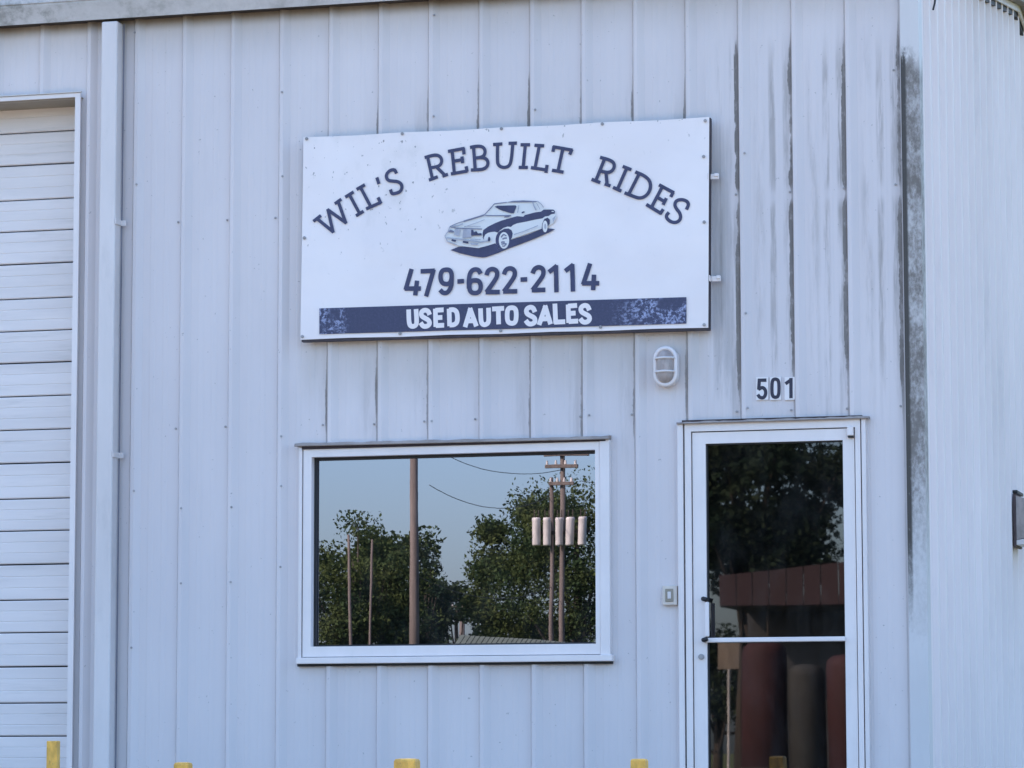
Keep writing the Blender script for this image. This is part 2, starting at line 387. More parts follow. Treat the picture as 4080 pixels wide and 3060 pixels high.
def loose(mb):
    key = {}; par = list(range(len(mb.v)))
    def find(a):
        while par[a] != a: par[a] = par[par[a]]; a = par[a]
        return a
    for i, v in enumerate(mb.v):
        kk = tuple(round(c_, 4) for c_ in v); j = key.setdefault(kk, i); par[find(i)] = find(j)
    for f in mb.f:
        for a in f[1:]: par[find(a)] = find(f[0])
    out = {}
    for f in mb.f:
        m2 = out.setdefault(find(f[0]), MB()); m2.add([mb.v[a] for a in f], [tuple(range(len(f)))])
    return list(out.values())
k0 = int(math.floor((XLEFT - RIB0) / PITCH)) + 1
shared = {}
for k in range(k0, 15):
    x0 = RIB0 + PITCH * k; sb = strip(x0)
    if not sb.v: continue
    full = not any(h[0] < x0 + PITCH and h[1] > x0 - .02 for h in HOLES) and k < 13
    if full and 'f' in shared:
        o = bpy.data.objects.new('wall_panel', shared['f'][0]); COL.objects.link(o); o.location = (PITCH * (k - shared['f'][1]), 0, 0)
        o.parent = BL; o.matrix_parent_inverse = Matrix.Translation(-BL.location)
    else:
        for piece in loose(sb):
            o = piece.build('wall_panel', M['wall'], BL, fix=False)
        if full: shared['f'] = (o.data, k)
# corner trim
cx = XC
MB().extrude([(cx - .100, -.012), (cx - .100, -.040), (cx + .003, -.040), (cx + .003, .085), (cx - .03, .085), (cx - .03, -.012)], 'z', ZB, EAVE + .06).build('corner_trim', M['corner'], BL)
# right side wall: ribbed strips up to the rake
SIDEPROF = [(0, 0), (.018, .030), (.046, .030), (.064, 0), (PITCH, 0)]
y = .10
XS = XC - .034
while y < DEPTH:
    mb = MB()
    for (a, xa), (b, xb) in zip(SIDEPROF, SIDEPROF[1:]):
        ya, yb = y + a, min(y + b, DEPTH)
        if ya >= DEPTH: continue
        brk = [ya] + ([RIDGE_Y] if ya < RIDGE_Y < yb else []) + [yb]
        for p, q in zip(brk, brk[1:]):
            fp = XS + xa + (xb - xa) * ((p - ya) / (yb - ya) if yb > ya else 0); fq = XS + xa + (xb - xa) * ((q - ya) / (yb - ya) if yb > ya else 0)
            mb.add([(fp, p, ZB), (fq, q, ZB), (fq, q, zrake(q)), (fp, p, zrake(p))], [(0, 1, 2, 3)])
    mb.build('side_wall_panel', M['side'], BL, fix=False); y += PITCH
MB().box(XLEFT, XC, DEPTH - .01, DEPTH + .02, ZB, EAVE + .05).build('rear_wall', M['wall'], BL)
MB().add([(XLEFT, 0, ZB), (XLEFT, DEPTH, ZB), (XLEFT, DEPTH, zrake(DEPTH)), (XLEFT, RIDGE_Y, zrake(RIDGE_Y)), (XLEFT, 0, zrake(0))], [(0, 1, 2, 3, 4)]).build('left_wall', M['side'], BL)
# roof and rake trim
for s in (0, 1):
    mb = MB(); ys = (-.10, RIDGE_Y) if s == 0 else (RIDGE_Y, DEPTH + .1)
    za, zb = [zrake(min(max(q, -.1), DEPTH + .1)) + .045 for q in ys]
    mb.add([(XLEFT - .1, ys[0], za), (XC + .07, ys[0], za), (XC + .07, ys[1], zb), (XLEFT - .1, ys[1], zb),
            (XLEFT - .1, ys[0], za + .03), (XC + .07, ys[0], za + .03), (XC + .07, ys[1], zb + .03), (XLEFT - .1, ys[1], zb + .03)],
           [(0, 1, 2, 3), (4, 7, 6, 5), (0, 4, 5, 1), (1, 5, 6, 2), (2, 6, 7, 3), (3, 7, 4, 0)])
    mb.build('roof_slope', M['roof'], BL)
    for nm, x0, x1, d0, d1, mt in (('rake_trim', XC - .002, XC + .012, -.030, .012, 'white'), ('rake_fascia', XC + .014, XC + .085, .012, .080, 'tan')):
        mb = MB(); q0, q1 = (-.12, RIDGE_Y) if s == 0 else (RIDGE_Y, DEPTH + .12)
        a0, a1 = zrake(q0), zrake(q1)
        mb.add([(x0, q0, a0 + d0), (x1, q0, a0 + d0), (x1, q0, a0 + d1), (x0, q0, a0 + d1), (x0, q1, a1 + d0), (x1, q1, a1 + d0), (x1, q1, a1 + d1), (x0, q1, a1 + d1)],
               [(0, 1, 2, 3), (4, 7, 6, 5), (0, 4, 5, 1), (1, 5, 6, 2), (2, 6, 7, 3), (3, 7, 4, 0)])
        mb.build(nm, M[mt], BL)
for s in (0, 1):
    q0, q1 = (.1, RIDGE_Y) if s == 0 else (RIDGE_Y, DEPTH); a0, a1 = zrake(q0), zrake(q1)
    MB().add([(XS + dx, q, z_ + dz) for q, z_ in ((q0, a0), (q1, a1)) for dx in (.001, .024) for dz in (-.062, -.012)], [(0, 1, 3, 2), (4, 6, 7, 5), (0, 4, 5, 1), (2, 3, 7, 6), (0, 2, 6, 4), (1, 5, 7, 3)]).build('rake_gap_shade', M['dark'], BL)  # black strip standing for the shade in the gaps under the rake
MB().tube([(XLEFT, RIDGE_Y, zrake(RIDGE_Y) + .07), (XC + .10, RIDGE_Y, zrake(RIDGE_Y) + .07)], .035, 10).build('ridge_cap', M['tan'], BL)
# gutter along the eave
G0 = P(1150, 27, -.10).z
gp = [(-.094, G0 + .020), (-.096, G0), (-.105, G0 - .004), (-.112, G0 + .012), (-.150, G0 + .095), (-.150, G0 + .104), (-.160, G0 + .108), (-.162, G0 + .225), (-.148, G0 + .228), (-.146, G0 + .115), (-.100, G0 + .026)]
gut = MB().extrude(gp, 'x', XLEFT - .1, XC + .05).build('gutter', M['gutter'], BL)
MB().box(XLEFT - .1, XC + .04, -.092, -.002, G0 + .003, G0 + .016).build('gutter_bottom', M['eave'], gut)  # dark colour stands for the shadow beneath the gutter
MB().box(XLEFT - .1, XC + .05, -.148, -.02, G0 + .18, G0 + .19).build('gutter_apron', M['trim'], gut)
# downspout
d0, d1 = P(397, 700, -.125).x, P(460, 700, -.125).x
ztop = P(420, 86, -.125).z
ds = MB().box(d0, d1, -.125, -.036, ZB - .02, ztop, .006).build('downspout', M['spout'], BL)
for py in (885, 1812):
    zz = P(480, py, -.08).z
    MB().box(d1 + .002, d1 + .008, -.127, -.034, zz - .016, zz + .016).box(d1 + .008, d1 + .035, -.038, -.034, zz - .016, zz + .016).build('strap', M['spout'], ds)

for q in ((d0 - .022, d0 - .004), (d1 + .003, d1 + .011)): MB().box(q[0], q[1], -.036, -.0345, ZB, ztop).build('shade_strip', M['gapshade'], ds)  # dark strips painting the shadow gaps either side of the downspout

# overhead door at the left
RY = .22
ODz = [P(280, v, RY).z for v in (519, 649, 789, 913, 1044, 1184, 1312, 1440, 1574, 1707, 1841, 1984, 2111, 2246, 2389, 2518, 2655, 2801, 2932, 3066, 3200)]
ODx1 = P(289, 1200, RY).x + .03
M['slat'] = simple('scuffed_door_paint', (.75, .69, .665), .4, .09, 2.2, (.42, .39, .36), .45, .45, stretch=(.25, 1, 3.0))
od = MB().poly([(Gx1 - .004, ZB), (Gx1 + .030, ZB), (Gx1 + .030, Gz1 + .028), (Gx0 - .030, Gz1 + .028), (Gx0 - .030, ZB), (Gx0 + .004, ZB), (Gx0 + .004, Gz1 + .004), (Gx1 - .004, Gz1 + .004)], -.047, -.034).build('overhead_door', M['white'], BL)
od['label'] = 'white sectional overhead door'
MB().box(Gx0 - .04, Gx1 + .038, -.058, -.036, Gz1 + .030, Gz1 + .036, .002).build('drip_edge', M['trim'], od)
MB().box(Gx0 + .004, Gx1 + .03, -.034, RY + .05, Gz1 + .001, Gz1 + .004).build('soffit', M['beige'], od)
MB().box(Gx1 + .002, Gx1 + .005, -.033, RY + .05, ZB, Gz1).build('jamb_liner', M['trim'], od)
tops = [Gz1 + .14] + ODz; bots = ODz + [ZB]
for i, (zt, zb) in enumerate(zip(tops, bots)):
    if zb < ZB: zb = ZB
    if zt <= zb + .02: continue
    g = .0045 if i % 3 else .0025
    a, b = zb + g, zt - g; h = b - a; f0 = RY
    pr = [(f0 + .03, a), (f0 + .004, a), (f0, a + .006)]
    for t in (1 / 3, 2 / 3): pr += [(f0, a + h * t - .004), (f0 + .0022, a + h * t), (f0, a + h * t + .004)]
    pr += [(f0, b - .006), (f0 + .004, b), (f0 + .03, b)]
    MB().extrude(pr, 'x', Gx0 - .02, ODx1).build('door_panel', M['slat'], od)
MB().box(Gx0, ODx1, RY + .035, RY + .04, ZB, Gz1 + .2).build('door_backing', M['dark'], od)

# window
wz0, wz1 = P(1800, 2640, -.05).z, P(1800, 1755, -.05).z
wx0, wx1 = P(1190, 2200, -.04).x, P(2430, 2200, -.04).x
gx0, gx1 = P(1244, 2200, -.02).x, P(2376, 2200, -.02).x; gz0, gz1 = P(1800, 2571, -.02).z, P(1800, 1808, -.02).z
ix0 = P(1207, 2200, -.04).x; ix1 = P(2390, 2200, -.04).x; iz0 = P(1800, 2612, -.04).z; iz1 = P(1800, 1775, -.04).z
win = MB().ring((ix0, ix1, iz0, iz1), (gx0, gx1, gz0, gz1), -.040, .05).build('window', M['whitealu'], BL)
win['label'] = 'wide fixed window with mirrored glass'
MB().box(wx0, ix0 - .006, -.047, .0, iz0 - .02, iz1 + .01, .002).build('casing', M['white'], win)
MB().box(ix1 + .002, wx1, -.047, .0, iz0 - .02, iz1 + .01, .002).build('casing', M['white'], win)
MB().ring((gx0 - .004, gx1 + .004, gz0 - .004, gz1 + .004), (gx0 + .016, gx1 - .006, gz0 + .010, gz1 - .016), .010, .028).build('gasket', M['dark'], win)
MB().add([(gx0, .030, gz0), (gx1, .030, gz0), (gx1, .030, gz1), (gx0, .030, gz1)], [(0, 1, 2, 3)]).build('pane', M['glass'], win)
MB().box(P(1178, 2600, -.07).x, P(2437, 2600, -.07).x, -.068, -.002, wz0, wz0 + .036, .003).build('sill', M['whitealu'], win)
MB().box(P(1180, 2600, -.05).x, P(2435, 2600, -.05).x, -.030, -.001, wz0 - .014, wz0 + .002).build('shade_strip', M['dark'], win)  # dark strip in place of the shadow under the sill
MB().box(wx0 + .02, wx1 - .02, -.052, -.001, iz1 + .001, iz1 + .020).build('head_shadow', M['brownshade'], win)  # dark strip standing for the shadow gap below the flashing
# the head flashing: a thin bent lip, wavy along its upper edge
def flashing(x0, x1, zl, zr, parent, h=.022, dep=.070, seed=1):
    rnd = random.Random(seed); n = 40; mb = MB(); vs_ = []
    for i in range(n + 1):
        t = i / n; x = x0 + (x1 - x0) * t; z = zl + (zr - zl) * t; wv = rnd.uniform(0, .006)
        vs_ += [(x, -.001, z + h + wv), (x, -dep + .006, z + h * .75 + wv), (x, -dep, z + .004), (x, -dep + .005, z), (x, -.001, z + .004)]
    fs = [(5 * i + k, 5 * i + (k + 1) % 5, 5 * i + 5 + (k + 1) % 5, 5 * i + 5 + k) for i in range(n) for k in range(5)] + [(4, 3, 2, 1, 0), tuple(5 * n + k for k in range(5))]
    return mb.add(vs_, fs).build('head_flashing', M['flash'], parent)
flashing(P(1172, 1775, -.07).x, P(2424, 1742, -.07).x, P(1172, 1779, -.07).z, P(2424, 1750, -.07).z, win)

# entrance door
jx0, jx1 = P(2733, 2300, -.03).x, P(3436, 2300, -.03).x
lx0, lx1 = P(2764, 2300, -.02).x, P(3412, 2300, -.02).x; lz1 = P(3080, 1716, -.02).z
px0, px1 = P(2818, 2300, -.01).x, P(3367, 2300, -.01).x; pz1 = P(3080, 1762, -.01).z; pz0 = .22
cx0, cx1 = P(2702, 2300, -.045).x, P(3456, 2300, -.045).x
fr = MB().poly([(jx0, 0), (jx0, Dz1 - .004), (jx1, Dz1 - .004), (jx1, 0), (lx1 + .006, 0), (lx1 + .006, lz1 + .006), (lx0 - .006, lz1 + .006), (lx0 - .006, 0)], -.040, .08).build('door_frame', M['whitealu'], BL)
MB().box(cx0, jx0 - .009, -.046, .0, ZB, Dz1 + .006, .002).build('casing', M['white'], fr)
MB().box(jx1 + .007, cx1, -.046, .0, ZB, Dz1 + .006, .002).build('casing', M['white'], fr)
MB().poly([(jx0 - .011, ZB), (jx0 - .011, Dz1), (jx1 + .009, Dz1), (jx1 + .009, ZB), (jx1 - .004, ZB), (jx1 - .004, Dz1 - .008), (jx0 + .004, Dz1 - .008), (jx0 + .004, ZB)], -.012, .05).build('joint', M['dark'], fr)
MB().poly([(lx0 - .010, ZB), (lx0 - .010, lz1 + .010), (lx1 + .010, lz1 + .010), (lx1 + .010, ZB), (lx1 + .001, ZB), (lx1 + .001, lz1 + .001), (lx0 - .001, lz1 + .001), (lx0 - .001, ZB)], -.006, .05).build('joint', M['dark'], fr)
MB().box(jx0 - .012, jx1 + .012, -.052, -.001, Dz1 - .002, Dz1 + .014).build('head_shadow', M['brownshade'], fr)  # painted shadow line under the door's flashing
flashing(P(2694, 1683, -.07).x, P(3458, 1660, -.07).x, P(2694, 1690, -.07).z, P(3458, 1667, -.07).z, fr, .014, .066, 4)
dr = MB().ring((lx0, lx1, .01, lz1), (px0, px1, pz0, pz1), -.030, .015).build('entrance_door', M['whitealu'], BL)
dr['label'] = 'white glazed entrance door with a push bar'
MB().add([(px0, -.002, pz0), (px1, -.002, pz0), (px1, -.002, pz1), (px0, -.002, pz1)], [(0, 1, 2, 3)]).build('pane', M['doorglass'], dr)
MB().ring((px0 - .004, px1 + .004, pz0 - .004, pz1 + .004), (px0 + .008, px1 - .005, pz0 + .006, pz1 - .008), -.014, -.004).build('gasket', M['dark'], dr)
bz = P(3100, 2548, -.05).z
MB().box(px0 - .005, px1 + .005, -.060, -.046, bz - .013, bz + .013, .004).build('push_bar', M['whitealu'], dr)
hx = P(2803, 2470, -.07).x; h1, h0 = P(2803, 2386, -.07).z, P(2803, 2550, -.07).z
hd = MB().tube([(hx, -.03, h1), (hx, -.075, h1), (hx + .022, -.080, h1 - .006)], .013, 8).build('pull_handle', M['black'], dr, True)
MB().tube([(hx, -.03, h0), (hx, -.075, h0), (hx + .022, -.080, h0 + .006)], .013, 8).build('bracket', M['black'], hd, True)
MB().box(hx + .010, hx + .034, -.084, -.072, h0 + .018, h1 - .018, .004).build('grip', M['whitealu'], hd)
lk = P(2795, 2617, -.03); MB().cyl((lk.x, lk.z), .016, -.040, -.028, 16).cyl((lk.x, lk.z), .011, -.046, -.041, 16).build('lock_cylinder', M['steel'], dr)
pv_ = P(3390, 1715, -.04); MB().box(pv_.x - .018, pv_.x + .016, -.062, -.030, pv_.z - .030, pv_.z + .022, .004).build('pivot_cover', M['whitealu'], dr)
MB().box(pv_.x - .016, pv_.x + .017, -.058, -.031, pv_.z - .041, pv_.z - .031, .003).build('pivot', M['black'], dr)
MB().box(jx0, jx1, -.10, .10, -.012, .012, .004).build('threshold', M['steel'], fr)
# rooms behind the panes
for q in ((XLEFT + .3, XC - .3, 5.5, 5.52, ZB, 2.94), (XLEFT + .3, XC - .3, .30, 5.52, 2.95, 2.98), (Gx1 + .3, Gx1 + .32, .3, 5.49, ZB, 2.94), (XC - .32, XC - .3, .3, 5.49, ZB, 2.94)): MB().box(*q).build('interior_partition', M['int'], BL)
# fasteners on the panels
mb = MB(); rnd = random.Random(5)
for (px_, py_) in [(300,73*1),(543,133),(550,737),(710,885),(905,877),(1097,868),(1735,63),(1733,466),(2137,440),(1129,370),(1131,705),(1286,1693),(1490,1690),(1690,1679),(1725,1679),(1893,1670),(2312,1660),(2352,1656),(2517,1652),
    (700,1708),(898,1700),(1126,1740),(540,1957),(728,2026),(928,2022),(1126,1938),(1123,2260),(727,2325),(925,2320),(530,2581),(2975,1250),(2935,1640),(2983,1627),(3152,1634),(3375,1628),(3588,1618),(3560,279),(2970,613),(2932,775),(3147,765),(3362,750),(3568,735),(3597,640)]:
    p = P(px_, py_, -.003); u = (p.x - RIB0 + .012) % PITCH
    yy = -.026 if .006 < u < .05 else -.001
    mb.cyl((p.x, p.z), .0068, yy - .004, yy, 8)
    mb.cyl((p.x, p.z), .005, yy - .008, yy - .0045, 6)
o = mb.build('fasteners', M['steel'], BL); o['kind'] = 'stuff'

# ------------------------------------------------------------------ strokes on a plane (lettering)
def stroke_mesh(mb, pts, w, y, closed=False, cap=0.0):
    """flat ribbon in the plane y from 2D (x,z) points"""
    p = [np.array(q, float) for q in pts]
    if cap and not closed:
        a = p[0] - p[1]; p[0] = p[0] + a / np.linalg.norm(a) * cap; b = p[-1] - p[-2]; p[-1] = p[-1] + b / np.linalg.norm(b) * cap
    n = len(p); L = []; R = []
    for i in range(n):
        a = p[i - 1] if (i > 0 or closed) else None; b = p[(i + 1) % n] if (i < n - 1 or closed) else None
        d1 = (p[i] - a) / np.linalg.norm(p[i] - a) if a is not None else None; d2 = (b - p[i]) / np.linalg.norm(b - p[i]) if b is not None else None
        if d1 is None: d1 = d2
        if d2 is None: d2 = d1
        n1 = np.array([-d1[1], d1[0]]); n2 = np.array([-d2[1], d2[0]]); m = n1 + n2; l = np.linalg.norm(m)
        m = n1 if l < .3 else m / l; k = 1 / max(.6, float(m @ n1))
        L.append(p[i] + m * w / 2 * k); R.append(p[i] - m * w / 2 * k)
    vs_ = [(q[0], y, q[1]) for q in L] + [(q[0], y, q[1]) for q in R]
    fs = [(i, (i + 1) % n, n + (i + 1) % n, n + i) for i in range(n if closed else n - 1)]
    mb.add(vs_, fs)
def smooth(pts, closed=False, it=2):
    for _ in range(it):
        q = []; n = len(pts)
        if not closed: q.append(pts[0])
        for i in range(n if closed else n - 1):
            a, b = pts[i], pts[(i + 1) % n]
            q += [(a[0] * .75 + b[0] * .25, a[1] * .75 + b[1] * .25), (a[0] * .25 + b[0] * .75, a[1] * .25 + b[1] * .75)]
        if not closed: q.append(pts[-1])
        pts = q
    return pts
SY = -.0855                                # print plane of the sign
def crop(ox, oy, s, Y):
    def f(pts): return [(lambda q: (q.x, q.z))(P(ox + a / s, oy + b / s, Y)) for a, b in pts]
    return f
CA, CB, CC, CD, CE = crop(1200, 480, 2.765, SY), crop(2000, 480, 2.458, SY), crop(1150, 420, 1.264, SY), crop(1200, 1000, 1.3825, SY), crop(1700, 740, 3.687, SY)
def letter(cf, strokes, w, mat, parent, y0, name='letter', cap=.003):
    mb = MB()
    for i, st in enumerate(strokes):
        curved = st[0] == 'c' or st[0] == 'o'; pts = st[1:] if curved or st[0] == 'l' else st
        if curved: stroke_mesh(mb, cf(smooth(list(pts), st[0] == 'o')), w, y0 - i * .00015, st[0] == 'o', cap)
        else:
            for k_, (p_, q_) in enumerate(zip(pts, pts[1:])): stroke_mesh(mb, cf([p_, q_]), w, y0 - i * .00015 - k_ * .00004, False, max(cap, w * .30 if len(pts) > 2 else 0))
    return mb.build(name, mat, parent, fix=False)

# ------------------------------------------------------------------ the shop sign
sp0 = P(1205, 1000, SY); SG = thing('shop_sign', 'large white vinyl sign with navy lettering and a printed car on the wall', 'sign', (-5.13, SY, P(2000, 1330, SY).z))
SG.matrix_world = Matrix.Translation(SG.location)
c = [P(1209, 547, -.08), P(2826, 466, -.08), P(2822, 1306, -.08), P(1197, 1354, -.08)]
def bil(s, t, e=0.0):
    s_ = e + s * (1 - 2 * e); t_ = e + t * (1 - 2 * e); return (c[0] * (1 - s_) + c[1] * s_) * (1 - t_) + (c[3] * (1 - s_) + c[2] * s_) * t_
mb = MB(); nx, ny = 48, 24; rnd = random.Random(3)
def sag(s, t):                            # vinyl pinned at its edge, a little slack between the screws
    e = 1 - abs(2 * ((s * 4) % 1) - 1); q = e * .0045 * (max(0, 1 - t * 9) - .8 * max(0, t * 9 - 8)); return q
vs_ = []
for j in range(ny + 1):
    for i in range(nx + 1):
        s, t = i / nx, j / ny; p = bil(s, t); vs_.append((p.x, -.080 + .0018 * math.sin(s * 9 + t * 5) * math.sin(math.pi * t) + .0014 * math.sin(s * 23 - t * 11) * math.sin(math.pi * s), p.z - sag(s, t)))
fs = [(j * (nx + 1) + i, j * (nx + 1) + i + 1, (j + 1) * (nx + 1) + i + 1, (j + 1) * (nx + 1) + i) for j in range(ny) for i in range(nx)]
mb.add(vs_, fs).build('banner', M['banner'], SG, True, fix=False)
q = [bil(0.002, 0.003), bil(1, 0.003) + Vector((.005, 0, 0)), bil(1, 1) + Vector((.005, 0, -.012)), bil(0.002, 1) + Vector((0, 0, -.012))]
MB().add([(a.x, -.0735, a.z) for a in q] + [(a.x, -.036, a.z) for a in q], [(0, 1, 2, 3), (7, 6, 5, 4), (0, 4, 5, 1), (1, 5, 6, 2), (2, 6, 7, 3), (3, 7, 4, 0)]).build('board', simple('plywood_shadow_edge', (.07, .058, .066), .8, .3, 20), SG)  # dark edge past the banner stands for the sign's shadow on the wall
W1 = .0195
A_ = [(CA, [['l', (185, 1090), (350, 1225), (295, 985), (490, 1125), (408, 895)], ['l', (138, 1108), (213, 1050)], ['l', (375, 915), (438, 870)]]),
 (CA, [['l', (530, 815), (645, 1028)], ['l', (490, 842), (572, 790)], ['l', (608, 1048), (682, 1002)]]),
 (CA, [['l', (652, 735), (768, 952)], ['l', (615, 757), (697, 710)], ['l', (720, 972), (872, 905)], ['l', (848, 852), (878, 912)]]),
 (CA, [['l', (835, 632), (855, 695)]]),
 (CA, [['c', (1047, 580), (1032, 542), (985, 545), (945, 580), (935, 622), (955, 660), (1005, 668), (1065, 672), (1105, 700), (1112, 745), (1090, 785), (1045, 802), (1000, 812), (985, 765)]]),
 (CA, [['l', (1392, 400), (1445, 640)], ['c', (1365, 408), (1430, 388), (1490, 378), (1535, 400), (1550, 440), (1540, 482), (1505, 508), (1420, 522)], ['l', (1490, 512), (1585, 605)], ['l', (1563, 612), (1612, 594)], ['l', (1412, 655), (1500, 622)]]),
 (CA, [['l', (1662, 330), (1688, 585)], ['l', (1622, 340), (1795, 308)], ['l', (1788, 310), (1793, 368)], ['l', (1680, 450), (1772, 432)], ['l', (1772, 402), (1778, 465)], ['l', (1655, 588), (1828, 558)], ['l', (1818, 510), (1828, 560)]]),
 (CA, [['l', (1898, 290), (1917, 545)], ['c', (1865, 296), (1930, 283), (1988, 285), (2020, 312), (2028, 350), (2012, 392), (1970, 408), (1905, 415)], ['c', (1965, 408), (2032, 415), (2060, 455), (2052, 505), (2012, 535), (1955, 542), (1875, 546)]]),
 (CC, [['c', (1052, 195), (1051, 262), (1053, 300), (1080, 315), (1112, 306), (1122, 272), (1129, 192)], ['l', (1032, 197), (1074, 194)], ['l', (1110, 191), (1147, 190)]]),
 (CB, [['l', (229, 236), (207, 462)], ['l', (187, 238), (270, 238)], ['l', (168, 460), (248, 460)]]),
 (CB, [['l', (366, 245), (324, 465)], ['l', (323, 243), (408, 248)], ['l', (288, 462), (442, 486)], ['l', (441, 440), (431, 508)]]),
 (CB, [['l', (596, 275), (548, 497)], ['l', (503, 258), (686, 290)], ['l', (508, 256), (500, 302)], ['l', (684, 287), (665, 330)], ['l', (495, 488), (598, 506)]]),
 (CB, [['l', (1007, 370), (918, 592)], ['c', (965, 362), (1050, 385), (1095, 412), (1102, 455), (1080, 495), (1038, 512), (962, 495)], ['l', (1018, 512), (1030, 625)], ['l', (1010, 622), (1058, 640)], ['l', (882, 577), (958, 607)]]),
 (CB, [['l', (1222, 465), (1130, 675)], ['l', (1187, 451), (1262, 481)], ['l', (1092, 657), (1165, 690)]]),
 (CB, [['l', (1347, 515), (1240, 725)], ['c', (1310, 505), (1390, 538), (1445, 585), (1458, 645), (1440, 705), (1398, 748), (1345, 762), (1290, 745), (1205, 710)]]),
 (CB, [['l', (1572, 645), (1460, 858)], ['l', (1542, 632), (1680, 706)], ['l', (1675, 706), (1655, 745)], ['l', (1518, 750), (1592, 795)], ['l', (1608, 765), (1580, 822)], ['l', (1418, 825), (1556, 910)], ['l', (1577, 873), (1552, 912)]]),
 (CB, [['c', (1808, 868), (1830, 822), (1810, 788), (1760, 773), (1708, 783), (1690, 822), (1705, 862), (1742, 905), (1752, 950), (1735, 985), (1695, 1002), (1648, 990), (1615, 960), (1608, 930), (1632, 903)]])]
for cf, st in A_: letter(cf, st, W1, M['navy'], SG, SY)
N_ = [[['l', (606, 106), (577, 207), (652, 207)], ['l', (638, 165), (628, 243)]], [['l', (665, 112), (728, 109), (690, 243)]],
 [['o', (800, 101), (774, 108), (765, 142), (774, 176), (800, 184), (822, 176), (831, 142), (824, 108)], ['c', (829, 148), (828, 195), (808, 230), (782, 233), (766, 215)]],
 [['l', (862, 168), (895, 166)]], [['c', (988, 124), (976, 102), (948, 101), (929, 122), (923, 160), (924, 205)], ['o', (957, 160), (932, 166), (924, 196), (932, 226), (957, 234), (982, 226), (991, 196), (982, 166)]],
 [['c', (1021, 132), (1030, 106), (1055, 97), (1079, 110), (1080, 140), (1060, 172), (1021, 226)], ['l', (1018, 227), (1092, 226)]],
 [['c', (1117, 128), (1127, 102), (1152, 93), (1176, 106), (1177, 136), (1158, 167), (1117, 222)], ['l', (1114, 223), (1188, 222)]],
 [['l', (1210, 158), (1243, 156)]], [['c', (1275, 122), (1285, 97), (1310, 87), (1334, 100), (1335, 130), (1316, 160), (1275, 214)], ['l', (1272, 216), (1343, 214)]],
 [['l', (1370, 112), (1403, 86), (1406, 220)]], [['l', (1460, 106), (1493, 80), (1497, 216)]], [['l', (1589, 76), (1555, 178), (1634, 178)], ['l', (1613, 132), (1608, 214)]]]
for st in N_: letter(CD, st, .0265, M['navy'], SG, SY, 'digit', .002)
bq = CD([(100, 316), (2122, 254), (2122, 400), (100, 459)])
MB().add([(a, SY, b) for a, b in bq], [(0, 1, 2, 3)]).build('print_band', M['band'], SG, fix=False)
U_ = [[['c', (592, 322), (594, 390), (600, 412), (618, 417), (634, 408), (637, 388), (633, 320)]],
 [['c', (708, 352), (700, 330), (680, 325), (662, 335), (662, 358), (682, 370), (704, 382), (709, 402), (695, 415), (672, 416), (658, 395)]],
 [['l', (739, 318), (742, 418)], ['l', (739, 327), (785, 324)], ['l', (740, 368), (778, 366)], ['l', (742, 411), (788, 409)]],
 [['l', (815, 318), (818, 414)], ['c', (815, 325), (842, 322), (860, 338), (862, 390), (845, 407), (818, 408)]],
 [['l', (905, 412), (932, 322), (963, 408)], ['l', (916, 386), (954, 384)]],
 [['c', (988, 316), (990, 380), (996, 402), (1012, 408), (1030, 398), (1034, 378), (1032, 313)]], [['l', (1052, 320), (1118, 316)], ['l', (1086, 320), (1088, 404)]],
 [['o', (1160, 311), (1138, 318), (1134, 355), (1138, 392), (1162, 401), (1182, 392), (1186, 352), (1182, 318)]],
 [['c', (1288, 337), (1278, 312), (1258, 309), (1240, 322), (1242, 345), (1264, 357), (1286, 368), (1290, 390), (1276, 402), (1252, 403), (1237, 382)]],
 [['l', (1313, 400), (1345, 308), (1372, 396)], ['l', (1325, 375), (1362, 373)]], [['l', (1398, 298), (1402, 392), (1447, 390)]],
 [['l', (1471, 295), (1474, 396)], ['l', (1470, 304), (1520, 300)], ['l', (1472, 345), (1512, 342)], ['l', (1474, 389), (1526, 386)]],
 [['c', (1588, 327), (1578, 302), (1558, 299), (1540, 312), (1542, 335), (1564, 347), (1586, 358), (1590, 378), (1576, 392), (1552, 393), (1537, 372)]]]
for st in U_: letter(CD, st, .0275, M['banner'], SG, SY - .0012, 'letter', .0)
# the printed car
cp = MB(); lay = [0]
def poly(pts, mb, sm=0):
    lay[0] += 1; q = CE(smooth(pts, True, sm) if sm else pts); mb.add([(a, SY - .0003 * lay[0], b) for a, b in q], [tuple(range(len(q)))])
def ell(cx_, cy_, rx, ry, mb, rot=0): poly([(cx_ + rx * math.cos(t) * math.cos(rot) - ry * math.sin(t) * math.sin(rot), cy_ + rx * math.cos(t) * math.sin(rot) + ry * math.sin(t) * math.cos(rot)) for t in [k * math.pi / 12 for k in range(24)]], mb)
def line(pts, mb, w): lay[0] += 1; stroke_mesh(mb, CE(pts), w / 3.687 / 690, SY - .0003 * lay[0])
mbody, mnavy, mgrey, mmid, mlight, mdark = MB(), MB(), MB(), MB(), MB(), MB()
poly([(270, 740), (340, 610), (460, 550), (850, 430), (1000, 265), (1180, 240), (1420, 220), (1640, 230), (1720, 330), (1860, 350), (1910, 460), (1860, 550), (1780, 600), (1250, 780), (1010, 850), (760, 915), (450, 880), (300, 820)], mbody)
poly([(350, 945), (470, 895), (560, 893), (700, 913), (760, 920), (900, 880), (1010, 845), (1060, 930), (1140, 930), (1230, 800), (1330, 765), (1500, 712), (1650, 650), (1700, 625), (1790, 625), (1887, 640), (1800, 685), (1600, 772), (1400, 850), (1200, 925), (1050, 988), (880, 1047), (820, 1055), (700, 1040), (500, 995)], mnavy)
